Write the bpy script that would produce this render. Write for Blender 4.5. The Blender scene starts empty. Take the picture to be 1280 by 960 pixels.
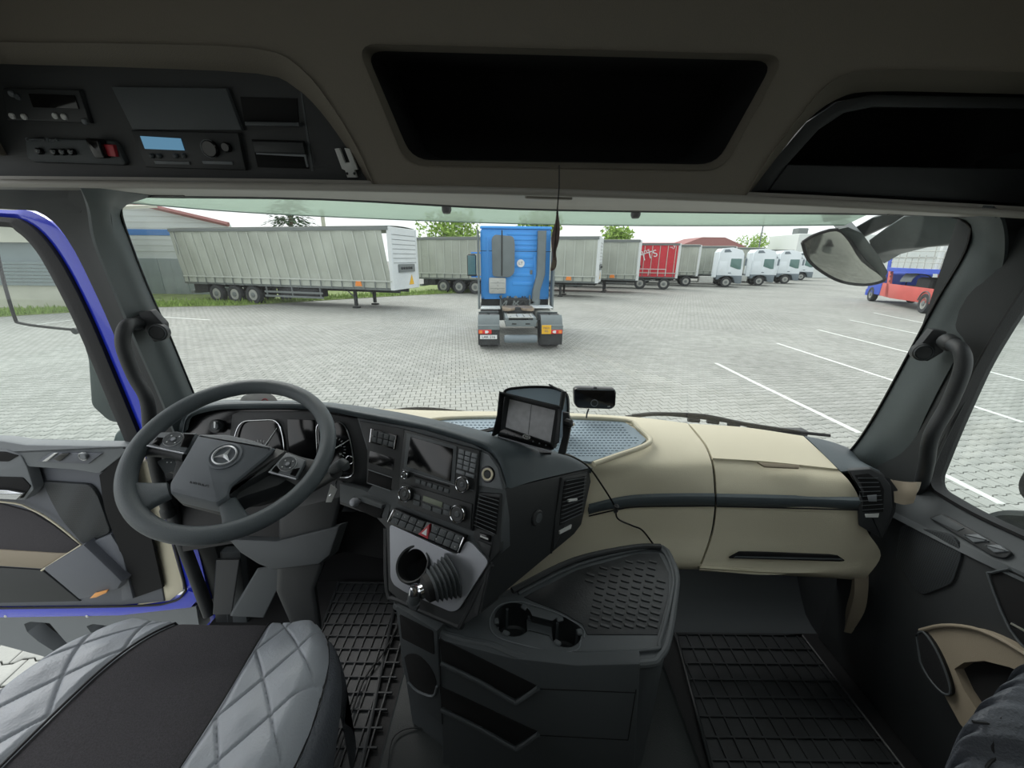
import bpy, bmesh, math, random
import numpy as np
from mathutils import Vector, Matrix
from mathutils.geometry import tessellate_polygon
random.seed(7)
SC = bpy.context.scene
COL = SC.collection
# ------------------------------------------------------------------ camera
H = 2.65                      # eye height of the camera above the yard
FPX = 490.0                   # focal length in pixels of the 1280 px wide frame
PIT, ROL = math.radians(17.9), math.radians(0.6)
_R0, _U0 = Vector((1, 0, 0)), Vector((0, math.sin(PIT), math.cos(PIT)))
_F = Vector((0, math.cos(PIT), -math.sin(PIT)))
_R = math.cos(ROL) * _R0 + math.sin(ROL) * _U0
_U = -math.sin(ROL) * _R0 + math.cos(ROL) * _U0
cam_d = bpy.data.cameras.new('camera')
cam_d.sensor_width = 36.0
cam_d.lens = 36.0 * FPX / 1280.0
cam_d.clip_start = 0.02
cam_d.clip_end = 500
cam = bpy.data.objects.new('camera', cam_d)
COL.objects.link(cam)
_m = Matrix((_R, _U, -_F)).transposed().to_4x4()
cam.matrix_world = Matrix.Translation((0, 0, H)) @ _m
SC.camera = cam
# ------------------------------------------------------------------ sky and exposure
W = bpy.data.worlds.new('overcast_sky'); SC.world = W; W.use_nodes = True
nt = W.node_tree; nt.nodes.clear()
wo = nt.nodes.new('ShaderNodeOutputWorld'); bg = nt.nodes.new('ShaderNodeBackground')
tc = nt.nodes.new('ShaderNodeTexCoord'); ns = nt.nodes.new('ShaderNodeTexNoise'); cr = nt.nodes.new('ShaderNodeValToRGB')
ns.inputs['Scale'].default_value = 2.2; ns.inputs['Detail'].default_value = 5
cr.color_ramp.elements[0].position = .3; cr.color_ramp.elements[0].color = (.83, .89, .92, 1)
cr.color_ramp.elements[1].position = .7; cr.color_ramp.elements[1].color = (1, 1, 1, 1)
nt.links.new(tc.outputs['Generated'], ns.inputs['Vector']); nt.links.new(ns.outputs['Fac'], cr.inputs['Fac'])
nt.links.new(cr.outputs['Color'], bg.inputs['Color']); bg.inputs['Strength'].default_value = .98
nt.links.new(bg.outputs['Background'], wo.inputs['Surface'])
sd = bpy.data.lights.new('sun', 'SUN'); sd.energy = 1.6; sd.angle = math.radians(35); sd.color = (1, .98, .95)
so = bpy.data.objects.new('sun', sd); so.rotation_euler = (math.radians(-32), math.radians(-34), 0); COL.objects.link(so)
SC.view_settings.view_transform = 'Standard'; SC.view_settings.look = 'None'
SC.view_settings.gamma = 1; SC.view_settings.use_curve_mapping = False
SC.view_settings.exposure = 0.62

# ------------------------------------------------------------------ measuring helpers
def V(*a): return Vector(a)
def ray(u, v): return _F + (u - 640) / FPX * _R + (480 - v) / FPX * _U
CO = V(0, 0, H)
def PY(u, v, y): d = ray(u, v); return CO + d * (y / d.y)
def PX(u, v, x): d = ray(u, v); return CO + d * (x / d.x)
def PZ(u, v, z): d = ray(u, v); return CO + d * ((z - H) / d.z)
class Pl:
    """a plane standing in the cab; hit() finds the point of it seen along a sight line"""
    def __init__(s, p, n):
        s.p = p.copy(); s.n = n.normalized()
        if s.n.dot(CO - p) < 0: s.n = -s.n
    def hit(s, u, v, off=0.0):
        d = ray(u, v); p = s.p + s.n * off
        return CO + d * ((p - CO).dot(s.n) / d.dot(s.n))
    def off(s, o): return Pl(s.p + s.n * o, s.n)
    def H(s, pts, off=0.0): return [s.hit(u, v, off) for u, v in pts]
def Pl3(a, b, c):
    a, b, c = [PY(*q) if isinstance(q, tuple) else q for q in (a, b, c)]
    return Pl(a, (b - a).cross(c - a))

# ------------------------------------------------------------------ materials
def lin(h):
    h = h.lstrip('#'); o = []
    for i in (0, 2, 4):
        c = int(h[i:i+2], 16) / 255; o.append(c / 12.92 if c <= .04045 else ((c + .055) / 1.055) ** 2.4)
    return (*o, 1)
def mat(name, hexc, rough=.6, metal=0, bump=0, bscale=300, var=.0, vscale=4, spec=.5, coat=0, emit=None, es=1):
    m = bpy.data.materials.new(name); m.use_nodes = True; n = m.node_tree; b = n.nodes['Principled BSDF']
    c = lin(hexc); b.inputs['Base Color'].default_value = c
    b.inputs['Roughness'].default_value = rough; b.inputs['Metallic'].default_value = metal
    b.inputs['Specular IOR Level'].default_value = spec; b.inputs['Coat Weight'].default_value = coat
    t = n.nodes.new('ShaderNodeTexCoord')
    if var:
        x = n.nodes.new('ShaderNodeTexNoise'); x.inputs['Scale'].default_value = vscale; x.inputs['Detail'].default_value = 6
        r = n.nodes.new('ShaderNodeValToRGB')
        r.color_ramp.elements[0].position = .3; r.color_ramp.elements[1].position = .7
        r.color_ramp.elements[0].color = (*[k * (1 - var) for k in c[:3]], 1)
        r.color_ramp.elements[1].color = (*[min(1, k * (1 + var)) for k in c[:3]], 1)
        n.links.new(t.outputs['Object'], x.inputs['Vector']); n.links.new(x.outputs['Fac'], r.inputs['Fac'])
        n.links.new(r.outputs['Color'], b.inputs['Base Color'])
    if bump:
        x = n.nodes.new('ShaderNodeTexNoise'); x.inputs['Scale'].default_value = bscale; x.inputs['Detail'].default_value = 2
        q = n.nodes.new('ShaderNodeBump'); q.inputs['Strength'].default_value = bump; q.inputs['Distance'].default_value = .002
        n.links.new(t.outputs['Object'], x.inputs['Vector']); n.links.new(x.outputs['Fac'], q.inputs['Height'])
        n.links.new(q.outputs['Normal'], b.inputs['Normal'])
    if emit:
        b.inputs['Emission Color'].default_value = lin(emit); b.inputs['Emission Strength'].default_value = es
    return m
def glassmat(name, tint, refl=.08, alpha_col=(1, 1, 1, 1), mix=0.0, dcol=None):
    """thin clear sheet: straight-through light tinted by `tint`, a mirror share and a film of haze"""
    m = bpy.data.materials.new(name); m.use_nodes = True; n = m.node_tree; n.nodes.clear()
    o = n.nodes.new('ShaderNodeOutputMaterial'); tr = n.nodes.new('ShaderNodeBsdfTransparent'); tr.inputs[0].default_value = lin(tint)
    gl = n.nodes.new('ShaderNodeBsdfGlossy'); gl.inputs['Roughness'].default_value = .02
    a = n.nodes.new('ShaderNodeMixShader'); a.inputs[0].default_value = refl
    n.links.new(tr.outputs[0], a.inputs[1]); n.links.new(gl.outputs[0], a.inputs[2]); out = a
    if mix:
        df = n.nodes.new('ShaderNodeBsdfTranslucent'); df.inputs[0].default_value = lin(dcol)
        d2 = n.nodes.new('ShaderNodeBsdfDiffuse'); d2.inputs[0].default_value = lin(dcol)
        ad = n.nodes.new('ShaderNodeMixShader'); ad.inputs[0].default_value = .5
        n.links.new(df.outputs[0], ad.inputs[1]); n.links.new(d2.outputs[0], ad.inputs[2])
        c = n.nodes.new('ShaderNodeMixShader'); c.inputs[0].default_value = mix
        n.links.new(a.outputs[0], c.inputs[1]); n.links.new(ad.outputs[0], c.inputs[2]); out = c
    n.links.new(out.outputs[0], o.inputs[0]); return m
M = {}
M['black'] = mat('black_plastic', '2a2d2f', .5, bump=.25, bscale=900)
M['black_gloss'] = mat('black_gloss', '0c0d0f', .18)
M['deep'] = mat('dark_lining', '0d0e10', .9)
M['charcoal'] = mat('charcoal_plastic', '4a4f52', .55, bump=.4, bscale=900)
M['dashpad'] = mat('soft_dash_skin', '4a5459', .5, bump=.5, bscale=700)
M['grey'] = mat('grey_plastic', '6e7377', .5, bump=.3, bscale=900)
M['slate'] = mat('slate_mat', '90a0ab', .6, bump=.3, bscale=300)
M['beige'] = mat('beige_skin', 'cec8b1', .55, bump=.4, bscale=700)
M['beige_d'] = mat('taupe_plastic', '8f8574', .6, bump=.3, bscale=700)
M['headliner'] = mat('taupe_headliner', '767065', .75, bump=.4, bscale=500)
M['lip'] = mat('grey_lip', '9a9790', .5)
M['silver'] = mat('matt_silver_plastic', 'a6a9b0', .42, metal=.35, bump=.1, bscale=900)
M['chrome'] = mat('chrome', 'd8dade', .12, metal=1)
M['bright'] = mat('bright_silver', 'd6d8db', .3, metal=.35)
M['rubber'] = mat('rubber', '17181a', .65, bump=.3, bscale=300)
M['matrubber'] = mat('mat_rubber', '2c2f31', .45, bump=.3, bscale=200, var=.3, vscale=9)
M['leather'] = mat('grey_leatherette', 'a3a8b0', .4, bump=.35, bscale=260)
M['leather_d'] = mat('dark_leatherette', '565a61', .45, bump=.9, bscale=260)
M['fabric'] = mat('black_fabric', '454347', .95, bump=.9, bscale=900, var=.25, vscale=500)
M['bluepaint'] = mat('blue_cab_paint', '2a3ccb', .25, coat=.6)
M['whiteplastic'] = mat('white_plastic', 'c8cac8', .5)
M['screen'] = mat('dark_screen', '07080a', .12)
M['lcd'] = mat('blue_display', '10202c', .4, emit='6fa8cc', es=.35)
M['lcdg'] = mat('green_display', '6a7260', .4)
M['red'] = mat('red_plastic', 'b3303c', .4)
M['white'] = mat('white_print', 'dfe3e4', .6)
M['wsglass'] = glassmat('windscreen_glass', 'fafbfa', .03, mix=.012, dcol='ffffff')
M['winglass'] = glassmat('door_glass', 'f7faf9', .04, mix=.012, dcol='ffffff')
M['visor'] = glassmat('green_visor', 'd3e2d8', .05, mix=.5, dcol='dfe8df')

# ------------------------------------------------------------------ mesh helpers
WL = {}
def wl(o):
    return WL.get(o.name, Vector((0, 0, 0))) if o else Vector((0, 0, 0))
def tagp(o, label=None, cat=None, group=None, kind=None):
    if label: o['label'] = label
    if cat: o['category'] = cat
    if group: o['group'] = group
    if kind: o['kind'] = kind
    return o
def empty(name, loc=(0, 0, 0), label=None, cat=None, group=None, kind=None):
    o = bpy.data.objects.new(name, None); o.empty_display_size = .1; o.location = loc; COL.objects.link(o); WL[o.name] = Vector(loc)
    return tagp(o, label, cat, group, kind)
class MB:
    def __init__(s): s.v = []; s.f = []
    def add(s, vs, fs):
        k = len(s.v); s.v += [Vector(q) for q in vs]; s.f += [tuple(i + k for i in f) for f in fs]; return s
    def box(s, x0, x1, y0, y1, z0, z1, mtx=None):
        vs = [V(x, y, z) for x in (x0, x1) for y in (y0, y1) for z in (z0, z1)]
        if mtx: vs = [mtx @ q for q in vs]
        return s.add(vs, [(0, 1, 3, 2), (4, 6, 7, 5), (0, 4, 5, 1), (2, 3, 7, 6), (0, 2, 6, 4), (1, 5, 7, 3)])
    def cbox(s, x0, x1, y0, y1, z0, z1, c, mtx=None):
        """box with chamfered vertical edges and top"""
        o = [V(x0 + c, y0, 0), V(x1 - c, y0, 0), V(x1, y0 + c, 0), V(x1, y1 - c, 0), V(x1 - c, y1, 0), V(x0 + c, y1, 0), V(x0, y1 - c, 0), V(x0, y0 + c, 0)]
        g = lambda z, k: [V(p.x + (k if p.x < (x0 + x1) / 2 else -k), p.y + (k if p.y < (y0 + y1) / 2 else -k), z) for p in o]
        L = [g(z0, 0), g(z1 - c, 0), g(z1, c)]
        return s.loft([[mtx @ q for q in l] if mtx else l for l in L])
    def loft(s, loops, caps=True, closed=True):
        n = len(loops[0]); vs = [p for l in loops for p in l]; fs = []
        for i in range(len(loops) - 1):
            for j in range(n if closed else n - 1):
                a = i * n + j; b = i * n + (j + 1) % n; fs.append((a, b, b + n, a + n))
        if caps: fs.append(tuple(reversed(range(n)))); fs.append(tuple(range((len(loops) - 1) * n, len(loops) * n)))
        return s.add(vs, fs)
    def prism(s, pts, n, thick, bev=0.0, off=0.0):
        """flat outline with real thickness; front edge chamfered by bev"""
        n = n.normalized(); pts = [Vector(p) + n * off for p in pts]
        if newell(pts).dot(n) < 0: pts = pts[::-1]
        L = [[p - n * thick for p in pts]]
        if bev:
            L += [[p - n * bev for p in pts], [p - n * bev * .3 for p in inset(pts, n, bev * .3)], inset(pts, n, bev)]
        else: L += [pts]
        return s.loft(L)
    def ring(s, outer, inner, n, thick, bev=0.0, off=0.0, idepth=None):
        """frame between two loops of equal count; idepth sinks the inner edge"""
        n = n.normalized(); o = [p + n * off for p in outer]; i = [p + n * off for p in inner]
        idp = 0 if idepth is None else idepth
        L = [[p - n * thick for p in o], [p - n * bev for p in o]]
        if bev: L.append([a.lerp(b, min(.4, bev / max(1e-5, (a - b).length))) for a, b in zip(o, i)])
        L.append([p - n * idp for p in i]); L.append([p - n * max(thick, idp) for p in i])
        return s.loft(L + [L[0]], caps=False)
    def tube(s, pts, r, seg=10, smooth=0, caps=True, flat=None):
        pts = [Vector(p) for p in pts]
        if smooth: pts = catm(pts, smooth)
        rr = r if isinstance(r, (list, tuple)) else [r, r]
        L = []; prev = None
        for i, p in enumerate(pts):
            t = (pts[min(i + 1, len(pts) - 1)] - pts[max(i - 1, 0)]).normalized()
            a = (prev - t * prev.dot(t)) if prev else t.cross(V(0, 0, 1) if abs(t.z) < .9 else V(1, 0, 0))
            a.normalize(); prev = a; b = t.cross(a)
            q = i / max(1, len(pts) - 1) * (len(rr) - 1); k = min(int(q), len(rr) - 2); R = rr[k] + (rr[k + 1] - rr[k]) * (q - k)
            L.append([p + (a * math.cos(w) + b * math.sin(w) * (flat or 1)) * R for w in [2 * math.pi * j / seg for j in range(seg)]])
        return s.loft(L, caps)
    def lathe(s, prof, o, ax, seg=20, caps=True):
        """prof: (radius, height along axis)"""
        ax = ax.normalized(); a = ax.cross(V(0, 0, 1) if abs(ax.z) < .9 else V(1, 0, 0)).normalized(); b = ax.cross(a)
        return s.loft([[o + ax * h + (a * math.cos(w) + b * math.sin(w)) * r for w in [2 * math.pi * j / seg for j in range(seg)]] for r, h in prof], caps)
    def surf(s, rows, nu=4, nv=4, thick=0.0, su=True, sv=True):
        """smooth skin through rows of points; thick gives it a back"""
        rows = [catm(r, nu) if su else lerpn(r, nu) for r in rows]; cols = list(zip(*rows))
        cols = [catm(list(c), nv) if sv else lerpn(list(c), nv) for c in cols]; g = list(zip(*cols))
        R, C = len(g), len(g[0]); vs = [p for r in g for p in r]
        fs = [(i * C + j, i * C + j + 1, (i + 1) * C + j + 1, (i + 1) * C + j) for i in range(R - 1) for j in range(C - 1)]
        if thick:
            nr = []
            for i in range(R):
                for j in range(C):
                    du = g[i][min(j + 1, C - 1)] - g[i][max(j - 1, 0)]; dv = g[min(i + 1, R - 1)][j] - g[max(i - 1, 0)][j]
                    m_ = du.cross(dv)
                    m_ = m_.normalized() if m_.length > 1e-12 else V(0, 0, 1)
                    nr.append(m_)
            mid = vs[(R // 2) * C + C // 2]; sg = 1 if nr[(R // 2) * C + C // 2].dot(CO - mid) > 0 else -1
            N = len(vs); vs = vs + [p - q * sg * thick for p, q in zip(vs, nr)]
            fs += [tuple(reversed([k + N for k in f])) for f in fs]
            bd = [j for j in range(C)] + [i * C + C - 1 for i in range(1, R)] + [(R - 1) * C + j for j in range(C - 2, -1, -1)] + [i * C for i in range(R - 2, 0, -1)]
            fs += [(bd[k], bd[(k + 1) % len(bd)], bd[(k + 1) % len(bd)] + N, bd[k] + N) for k in range(len(bd))]
        return s.add(vs, fs)
    def holed(s, outer, holes, n, thick):
        """flat sheet with openings"""
        n = n.normalized(); loops = [outer] + holes; allp = [p for l in loops for p in l]
        e1 = (outer[1] - outer[0]).normalized(); e2 = n.cross(e1)
        tris = tessellate_polygon([[Vector(((p - outer[0]).dot(e1), (p - outer[0]).dot(e2), 0)) for p in l] for l in loops]); N = len(allp)
        fs = [tuple(t) for t in tris] + [tuple(k + N for k in reversed(t)) for t in tris]; k = 0
        for l in loops:
            m = len(l); fs += [(k + j, k + (j + 1) % m, k + (j + 1) % m + N, k + j + N) for j in range(m)]; k += m
        return s.add(allp + [p - n * thick for p in allp], fs)
def newell(p):
    n = V(0, 0, 0)
    for a, b in zip(p, p[1:] + p[:1]): n += a.cross(b)
    return n
def inset(p, n, d):
    o = []; m = len(p)
    for i in range(m):
        a = (p[i] - p[i - 1]).normalized(); b = (p[(i + 1) % m] - p[i]).normalized()
        na, nb = n.cross(a), n.cross(b); k = 1 + na.dot(nb)
        o.append(p[i] + (na + nb) * (d / max(k, .35)))
    return o
def catm(p, n):
    if len(p) < 3 or n < 2: return lerpn(p, max(n, 1))
    o = []
    q = [p[0] * 2 - p[1]] + list(p) + [p[-1] * 2 - p[-2]]
    for i in range(1, len(q) - 2):
        a, b, c, d = q[i - 1], q[i], q[i + 1], q[i + 2]
        for k in range(n):
            t = k / n; o.append(.5 * ((2 * b) + (c - a) * t + (2 * a - 5 * b + 4 * c - d) * t * t + (3 * b - a - 3 * c + d) * t ** 3))
    return o + [p[-1].copy()]
def lerpn(p, n):
    o = []
    for a, b in zip(p, p[1:]): o += [a.lerp(b, k / n) for k in range(n)]
    return o + [p[-1].copy()]
def rnd(p, r, seg=4):
    """round the corners of a flat loop; r a number or one per corner"""
    o = []; m = len(p)
    for i in range(m):
        R = r[i] if isinstance(r, (list, tuple)) else r
        if R <= 0: o.append(p[i].copy()); continue
        a, b, c = p[i - 1], p[i], p[(i + 1) % m]; la, lc = (a - b).length, (c - b).length
        d = min(R, la * .48, lc * .48); s0 = b + (a - b) / la * d; s1 = b + (c - b) / lc * d
        for k in range(seg + 1):
            t = k / seg; o.append(s0 * (1 - t) ** 2 + b * 2 * t * (1 - t) + s1 * t * t)
    return o
def resamp(p, n):
    q = p + [p[0]]; L = [0]
    for a, b in zip(q, q[1:]): L.append(L[-1] + (b - a).length)
    o = []; k = 0
    for i in range(n):
        t = L[-1] * i / n
        while L[k + 1] < t: k += 1
        o.append(q[k].lerp(q[k + 1], (t - L[k]) / max(1e-9, L[k + 1] - L[k])))
    return o
def ell(o, ax, r, n=24, ry=None, up=None):
    ax = ax.normalized(); up = up or V(0, 0, 1); b = (up - ax * up.dot(ax)).normalized(); a = b.cross(ax)
    return [o + a * math.cos(2 * math.pi * k / n) * r + b * math.sin(2 * math.pi * k / n) * (ry or r) for k in range(n)]
def obj(name, mb, m, parent=None, sharp=35, **kw):
    me = bpy.data.meshes.new(name)
    if mb.v:
        A = np.array([tuple(q) for q in mb.v]); c = Vector(((A.min(0) + A.max(0)) / 2).tolist())
    else: c = V(0, 0, 0)
    me.from_pydata([q - c for q in mb.v], [], mb.f)
    bm = bmesh.new(); bm.from_mesh(me); bmesh.ops.recalc_face_normals(bm, faces=bm.faces); bm.to_mesh(me); bm.free()
    if sharp is not None:
        me.shade_smooth(); me.set_sharp_from_angle(angle=math.radians(sharp))
    me.materials.append(M[m] if isinstance(m, str) else m)
    o = bpy.data.objects.new(name, me); COL.objects.link(o)
    if parent: o.parent = parent
    o.location = c - wl(parent); WL[o.name] = c
    return tagp(o, **kw)
def slab(name, pts, pl, m, parent=None, thick=.01, bev=.002, off=0.0, r=0, seg=4, **kw):
    """part seen with outline pts standing on plane pl, `off` proud of it"""
    q = pl.off(off); p = q.H(pts)
    if r: p = rnd(p, r, seg)
    return obj(name, MB().prism(p, q.n, thick, bev), m, parent, **kw)
def disc(name, uv, pl, r, m, parent=None, h=.01, off=0.0, bev=.002, seg=24, **kw):
    o = pl.hit(*uv, off)
    return obj(name, MB().lathe([(r, -h), (r, -bev), (r - bev, 0)], o, pl.n, seg), m, parent, **kw)
def tring(name, uv, pl, r, t, m, parent=None, off=0.0, seg=28, **kw):
    o = pl.hit(*uv, off); L = [(r + t, -.004), (r + t, 0), (r, .001), (r - t, 0), (r - t, -.004), (r + t, -.004)]
    return obj(name, MB().lathe(L, o, pl.n, seg, caps=False), m, parent, **kw)
def dup(o, parent=None):
    c = o.copy(); COL.objects.link(c)
    if parent: c.parent = parent
    for ch in list(o.children): dup(ch, c)
    return c
_fc = {}
def text(name, s, origin, ex, ey, size, m, parent=None, depth=.0006, align='CENTER', **kw):
    cu = bpy.data.curves.new(name, 'FONT'); cu.body = s; cu.size = size; cu.align_x = align; cu.align_y = 'CENTER'; cu.extrude = depth
    o = bpy.data.objects.new(name, cu); COL.objects.link(o)
    dg = bpy.context.evaluated_depsgraph_get(); me = bpy.data.meshes.new_from_object(o.evaluated_get(dg))
    bpy.data.objects.remove(o); ex = ex.normalized(); ez = ex.cross(ey).normalized(); ey = ez.cross(ex)
    mb = MB(); mb.v = [origin + ex * q.co.x + ey * q.co.y + ez * q.co.z for q in me.vertices]; mb.f = [tuple(p.vertices) for p in me.polygons]
    return obj(name, mb, m, parent, sharp=None, **kw)

# ================================================================== THE YARD
def ground_mat(name, mortar='747670', c1='a6a8a3', c2='969993', flat=False):
    m = bpy.data.materials.new(name); m.use_nodes = True; n = m.node_tree; b = n.nodes['Principled BSDF']
    b.inputs['Roughness'].default_value = .85
    t = n.nodes.new('ShaderNodeTexCoord'); g = n.nodes.new('ShaderNodeNewGeometry')
    mp = n.nodes.new('ShaderNodeMapping'); mp.inputs['Rotation'].default_value = (0, 0, math.radians(-8))
    n.links.new(g.outputs['Position'], mp.inputs['Vector'])
    big = n.nodes.new('ShaderNodeTexNoise'); big.inputs['Scale'].default_value = .35; big.inputs['Detail'].default_value = 8
    n.links.new(g.outputs['Position'], big.inputs['Vector'])
    r = n.nodes.new('ShaderNodeValToRGB'); r.color_ramp.elements[0].position = .32; r.color_ramp.elements[1].position = .62
    r.color_ramp.elements[0].color = (.86, .86, .86, 1); r.color_ramp.elements[1].color = (1.03, 1.03, 1.03, 1)
    n.links.new(big.outputs['Fac'], r.inputs['Fac'])
    fine = n.nodes.new('ShaderNodeTexNoise'); fine.inputs['Scale'].default_value = 60; fine.inputs['Detail'].default_value = 3
    n.links.new(g.outputs['Position'], fine.inputs['Vector'])
    r2 = n.nodes.new('ShaderNodeValToRGB'); r2.color_ramp.elements[0].color = (.86, .86, .86, 1); r2.color_ramp.elements[1].color = (1.1, 1.1, 1.1, 1)
    n.links.new(fine.outputs['Fac'], r2.inputs['Fac'])
    mx = n.nodes.new('ShaderNodeMix'); mx.data_type = 'RGBA'; mx.blend_type = 'MULTIPLY'; mx.inputs[0].default_value = 1
    mx2 = n.nodes.new('ShaderNodeMix'); mx2.data_type = 'RGBA'; mx2.blend_type = 'MULTIPLY'; mx2.inputs[0].default_value = 1
    if flat:
        oi = n.nodes.new('ShaderNodeNewGeometry'); rr = n.nodes.new('ShaderNodeValToRGB')
        rr.color_ramp.elements[0].color = lin(c2); rr.color_ramp.elements[1].color = lin(c1)
        n.links.new(oi.outputs['Random Per Island'], rr.inputs['Fac']); n.links.new(rr.outputs['Color'], mx.inputs[6])
    else:
        br = n.nodes.new('ShaderNodeTexBrick'); br.inputs['Scale'].default_value = 1
        br.inputs['Brick Width'].default_value = .2; br.inputs['Row Height'].default_value = .165; br.inputs['Mortar Size'].default_value = .012
        br.inputs['Color1'].default_value = lin(c1); br.inputs['Color2'].default_value = lin(c2); br.inputs['Mortar'].default_value = lin(mortar)
        n.links.new(mp.outputs['Vector'], br.inputs['Vector']); n.links.new(br.outputs['Color'], mx.inputs[6])
    n.links.new(r.outputs['Color'], mx.inputs[7]); n.links.new(mx.outputs[2], mx2.inputs[6]); n.links.new(r2.outputs['Color'], mx2.inputs[7])
    n.links.new(mx2.outputs[2], b.inputs['Base Color'])
    return m
M['yardfar'] = ground_mat('far_paving')
M['paver'] = ground_mat('concrete_paver', flat=True)
M['sand'] = mat('joint_sand', '3e3f3b', .95, var=.2, vscale=3)
M['grass'] = mat('grass', '86a052', .9, var=.35, vscale=3)
M['grass2'] = mat('grass_soil', '7f8f58', .95, var=.3, vscale=1.5)

NX0, NX1, NY0, NY1 = -13, 13, .6, 15.5
yard = empty('yard_ground', (0, 10, 0), label='grey block-paved truck yard outside the cab', kind='structure')
mb = MB()
for a in ((-160, 160, NY1, 220), (-160, NX0, -40, NY1), (NX1, 160, -40, NY1), (NX0, NX1, -40, NY0)): mb.box(*a[:4], -.1, -.006)
obj('far_paving', mb, 'yardfar', yard, sharp=None)
obj('sand_bed', MB().box(NX0, NX1, NY0, NY1, -.1, -.012), 'sand', yard, sharp=None)
# interlocking dog-bone pavers, real blocks with open joints
PLn, PA, PDl = .2, .0825, .0125
def paver_outline(g=.006, c=0.0):
    L = PLn / 2 - g; w1, w2 = PA + PDl - g, PA - PDl - g
    q = [(-w1, -L), (w1, -L), (w1, -.065), (w2, -.035), (w2, .035), (w1, .065), (w1, L), (-w1, L), (-w1, .065), (-w2, .035), (-w2, -.035), (-w1, -.065)]
    return [(x * (1 - c / PA), y * (1 - c / L)) for x, y in q]
def paver_verts():
    return [(x, y, -.011) for x, y in paver_outline()] + [(x, y, -.003) for x, y in paver_outline()] + [(x, y, 0) for x, y in paver_outline(c=.004)]
pv = np.array(paver_verts()); pv = np.stack([pv[:, 1], pv[:, 0], pv[:, 2]], 1)   # long side along the rows
pf = []
for k in (0, 12):
    pf += [(k + j, k + (j + 1) % 12, k + 12 + (j + 1) % 12, k + 12 + j) for j in range(12)]
ptop = tuple(range(24, 36))
rng = np.random.default_rng(3)
ang = math.radians(8); ca, sa = math.cos(ang), math.sin(ang)
ctr = []
for i in range(-110, 111):
    for j in range(-110, 111):
        x = i * PLn + (PLn / 2 if j % 2 else 0); y = 8 + j * 2 * PA
        X_, Y_ = x * ca - (y - 8) * sa, x * sa + (y - 8) * ca + 8
        if NX0 - .06 < X_ < NX1 + .06 and NY0 - .06 < Y_ < NY1 + .06: ctr.append((X_, Y_))
def pix(x, y, z):
    q = V(x, y, z) - CO; t = q.dot(_F); return 640 + FPX * q.dot(_R) / t, 480 - FPX * q.dot(_U) / t
def seen(x, y):
    u, v = pix(x, y, 0)
    if 0 < u < 120 and 450 < v < 548: return True
    if 0 < u < 120 and 812 < v < 880: return True
    if 500 < u < 1050 and 440 < v < 515 + max(0, (u - 800) * .12): return True
    if 1172 < u < 1280 and 470 < v < 610 + (u - 1172) * .3: return True
    return False
cand = sorted([c for c in ctr if seen(*c)], key=lambda c: c[0] ** 2 + c[1] ** 2)[:300]
cs = set(cand); me0 = None
def place(cx, cy):
    a = ang + rng.normal() * .008; z = rng.normal() * .0012
    return a, z
for cx, cy in cand:
    if me0 is None:
        me0 = bpy.data.meshes.new('paver'); me0.from_pydata(pv.tolist(), [], pf + [ptop]); me0.materials.append(M['paver'])
    a, z = place(cx, cy); o = bpy.data.objects.new('paver', me0); COL.objects.link(o); o.parent = yard
    o.location = (cx, cy - 10, z); o.rotation_euler = (0, 0, a)
rest = [c for c in ctr if c not in cs]
vs, fs = [], []
for k, (cx, cy) in enumerate(rest):
    a, z = place(cx, cy); c_, s_ = math.cos(a), math.sin(a)
    vs.append(np.stack([pv[:, 0] * c_ - pv[:, 1] * s_ + cx, pv[:, 0] * s_ + pv[:, 1] * c_ + cy - 10, pv[:, 2] + z], 1))
vs = np.concatenate(vs); nb = len(rest)
me = bpy.data.meshes.new('paver_field')
base = (np.arange(nb) * 36)[:, None, None]; quads = (np.array(pf)[None] + base).reshape(-1); tops = (np.array(ptop)[None] + base[:, :, 0]).reshape(-1)
me.vertices.add(len(vs)); me.vertices.foreach_set('co', vs.astype('f').ravel())
me.loops.add(len(quads) + len(tops)); me.loops.foreach_set('vertex_index', np.concatenate([quads, tops]).astype('i'))
nq = len(quads) // 4; me.polygons.add(nq + nb)
me.polygons.foreach_set('loop_start', np.concatenate([np.arange(nq) * 4, len(quads) + np.arange(nb) * 12]).astype('i'))
me.update(calc_edges=True); me.validate(); me.materials.append(M['paver'])
o = bpy.data.objects.new('paver_field', me); COL.objects.link(o); o.parent = yard; tagp(o, kind='stuff')
# painted bay lines
M['paint'] = mat('road_paint', 'd9ddd8', .7, var=.12, vscale=8)
bay = [((895, 454), (945, 479)), ((945, 479), (1074, 541)), ((971, 429), (1130, 480)), ((1022, 412), (1150, 444)), ((1062, 400), (1155, 419)), ((1092, 391), (1160, 405)), ((196, 396), (262, 400)),
       ((1173, 590), (1252, 630)), ((1208, 505), (1279, 528)), ((1234, 464), (1280, 476)), ((30, 408), (90, 400))]
for a, b in bay:
    p, q = PZ(*a, 0), PZ(*b, 0); d = (q - p).normalized(); s_ = V(-d.y, d.x, 0) * .05
    obj('bay_line', MB().prism([p - s_, q - s_, q + s_, p + s_], V(0, 0, 1), .003, off=.004), 'paint', yard, sharp=None)
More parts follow.
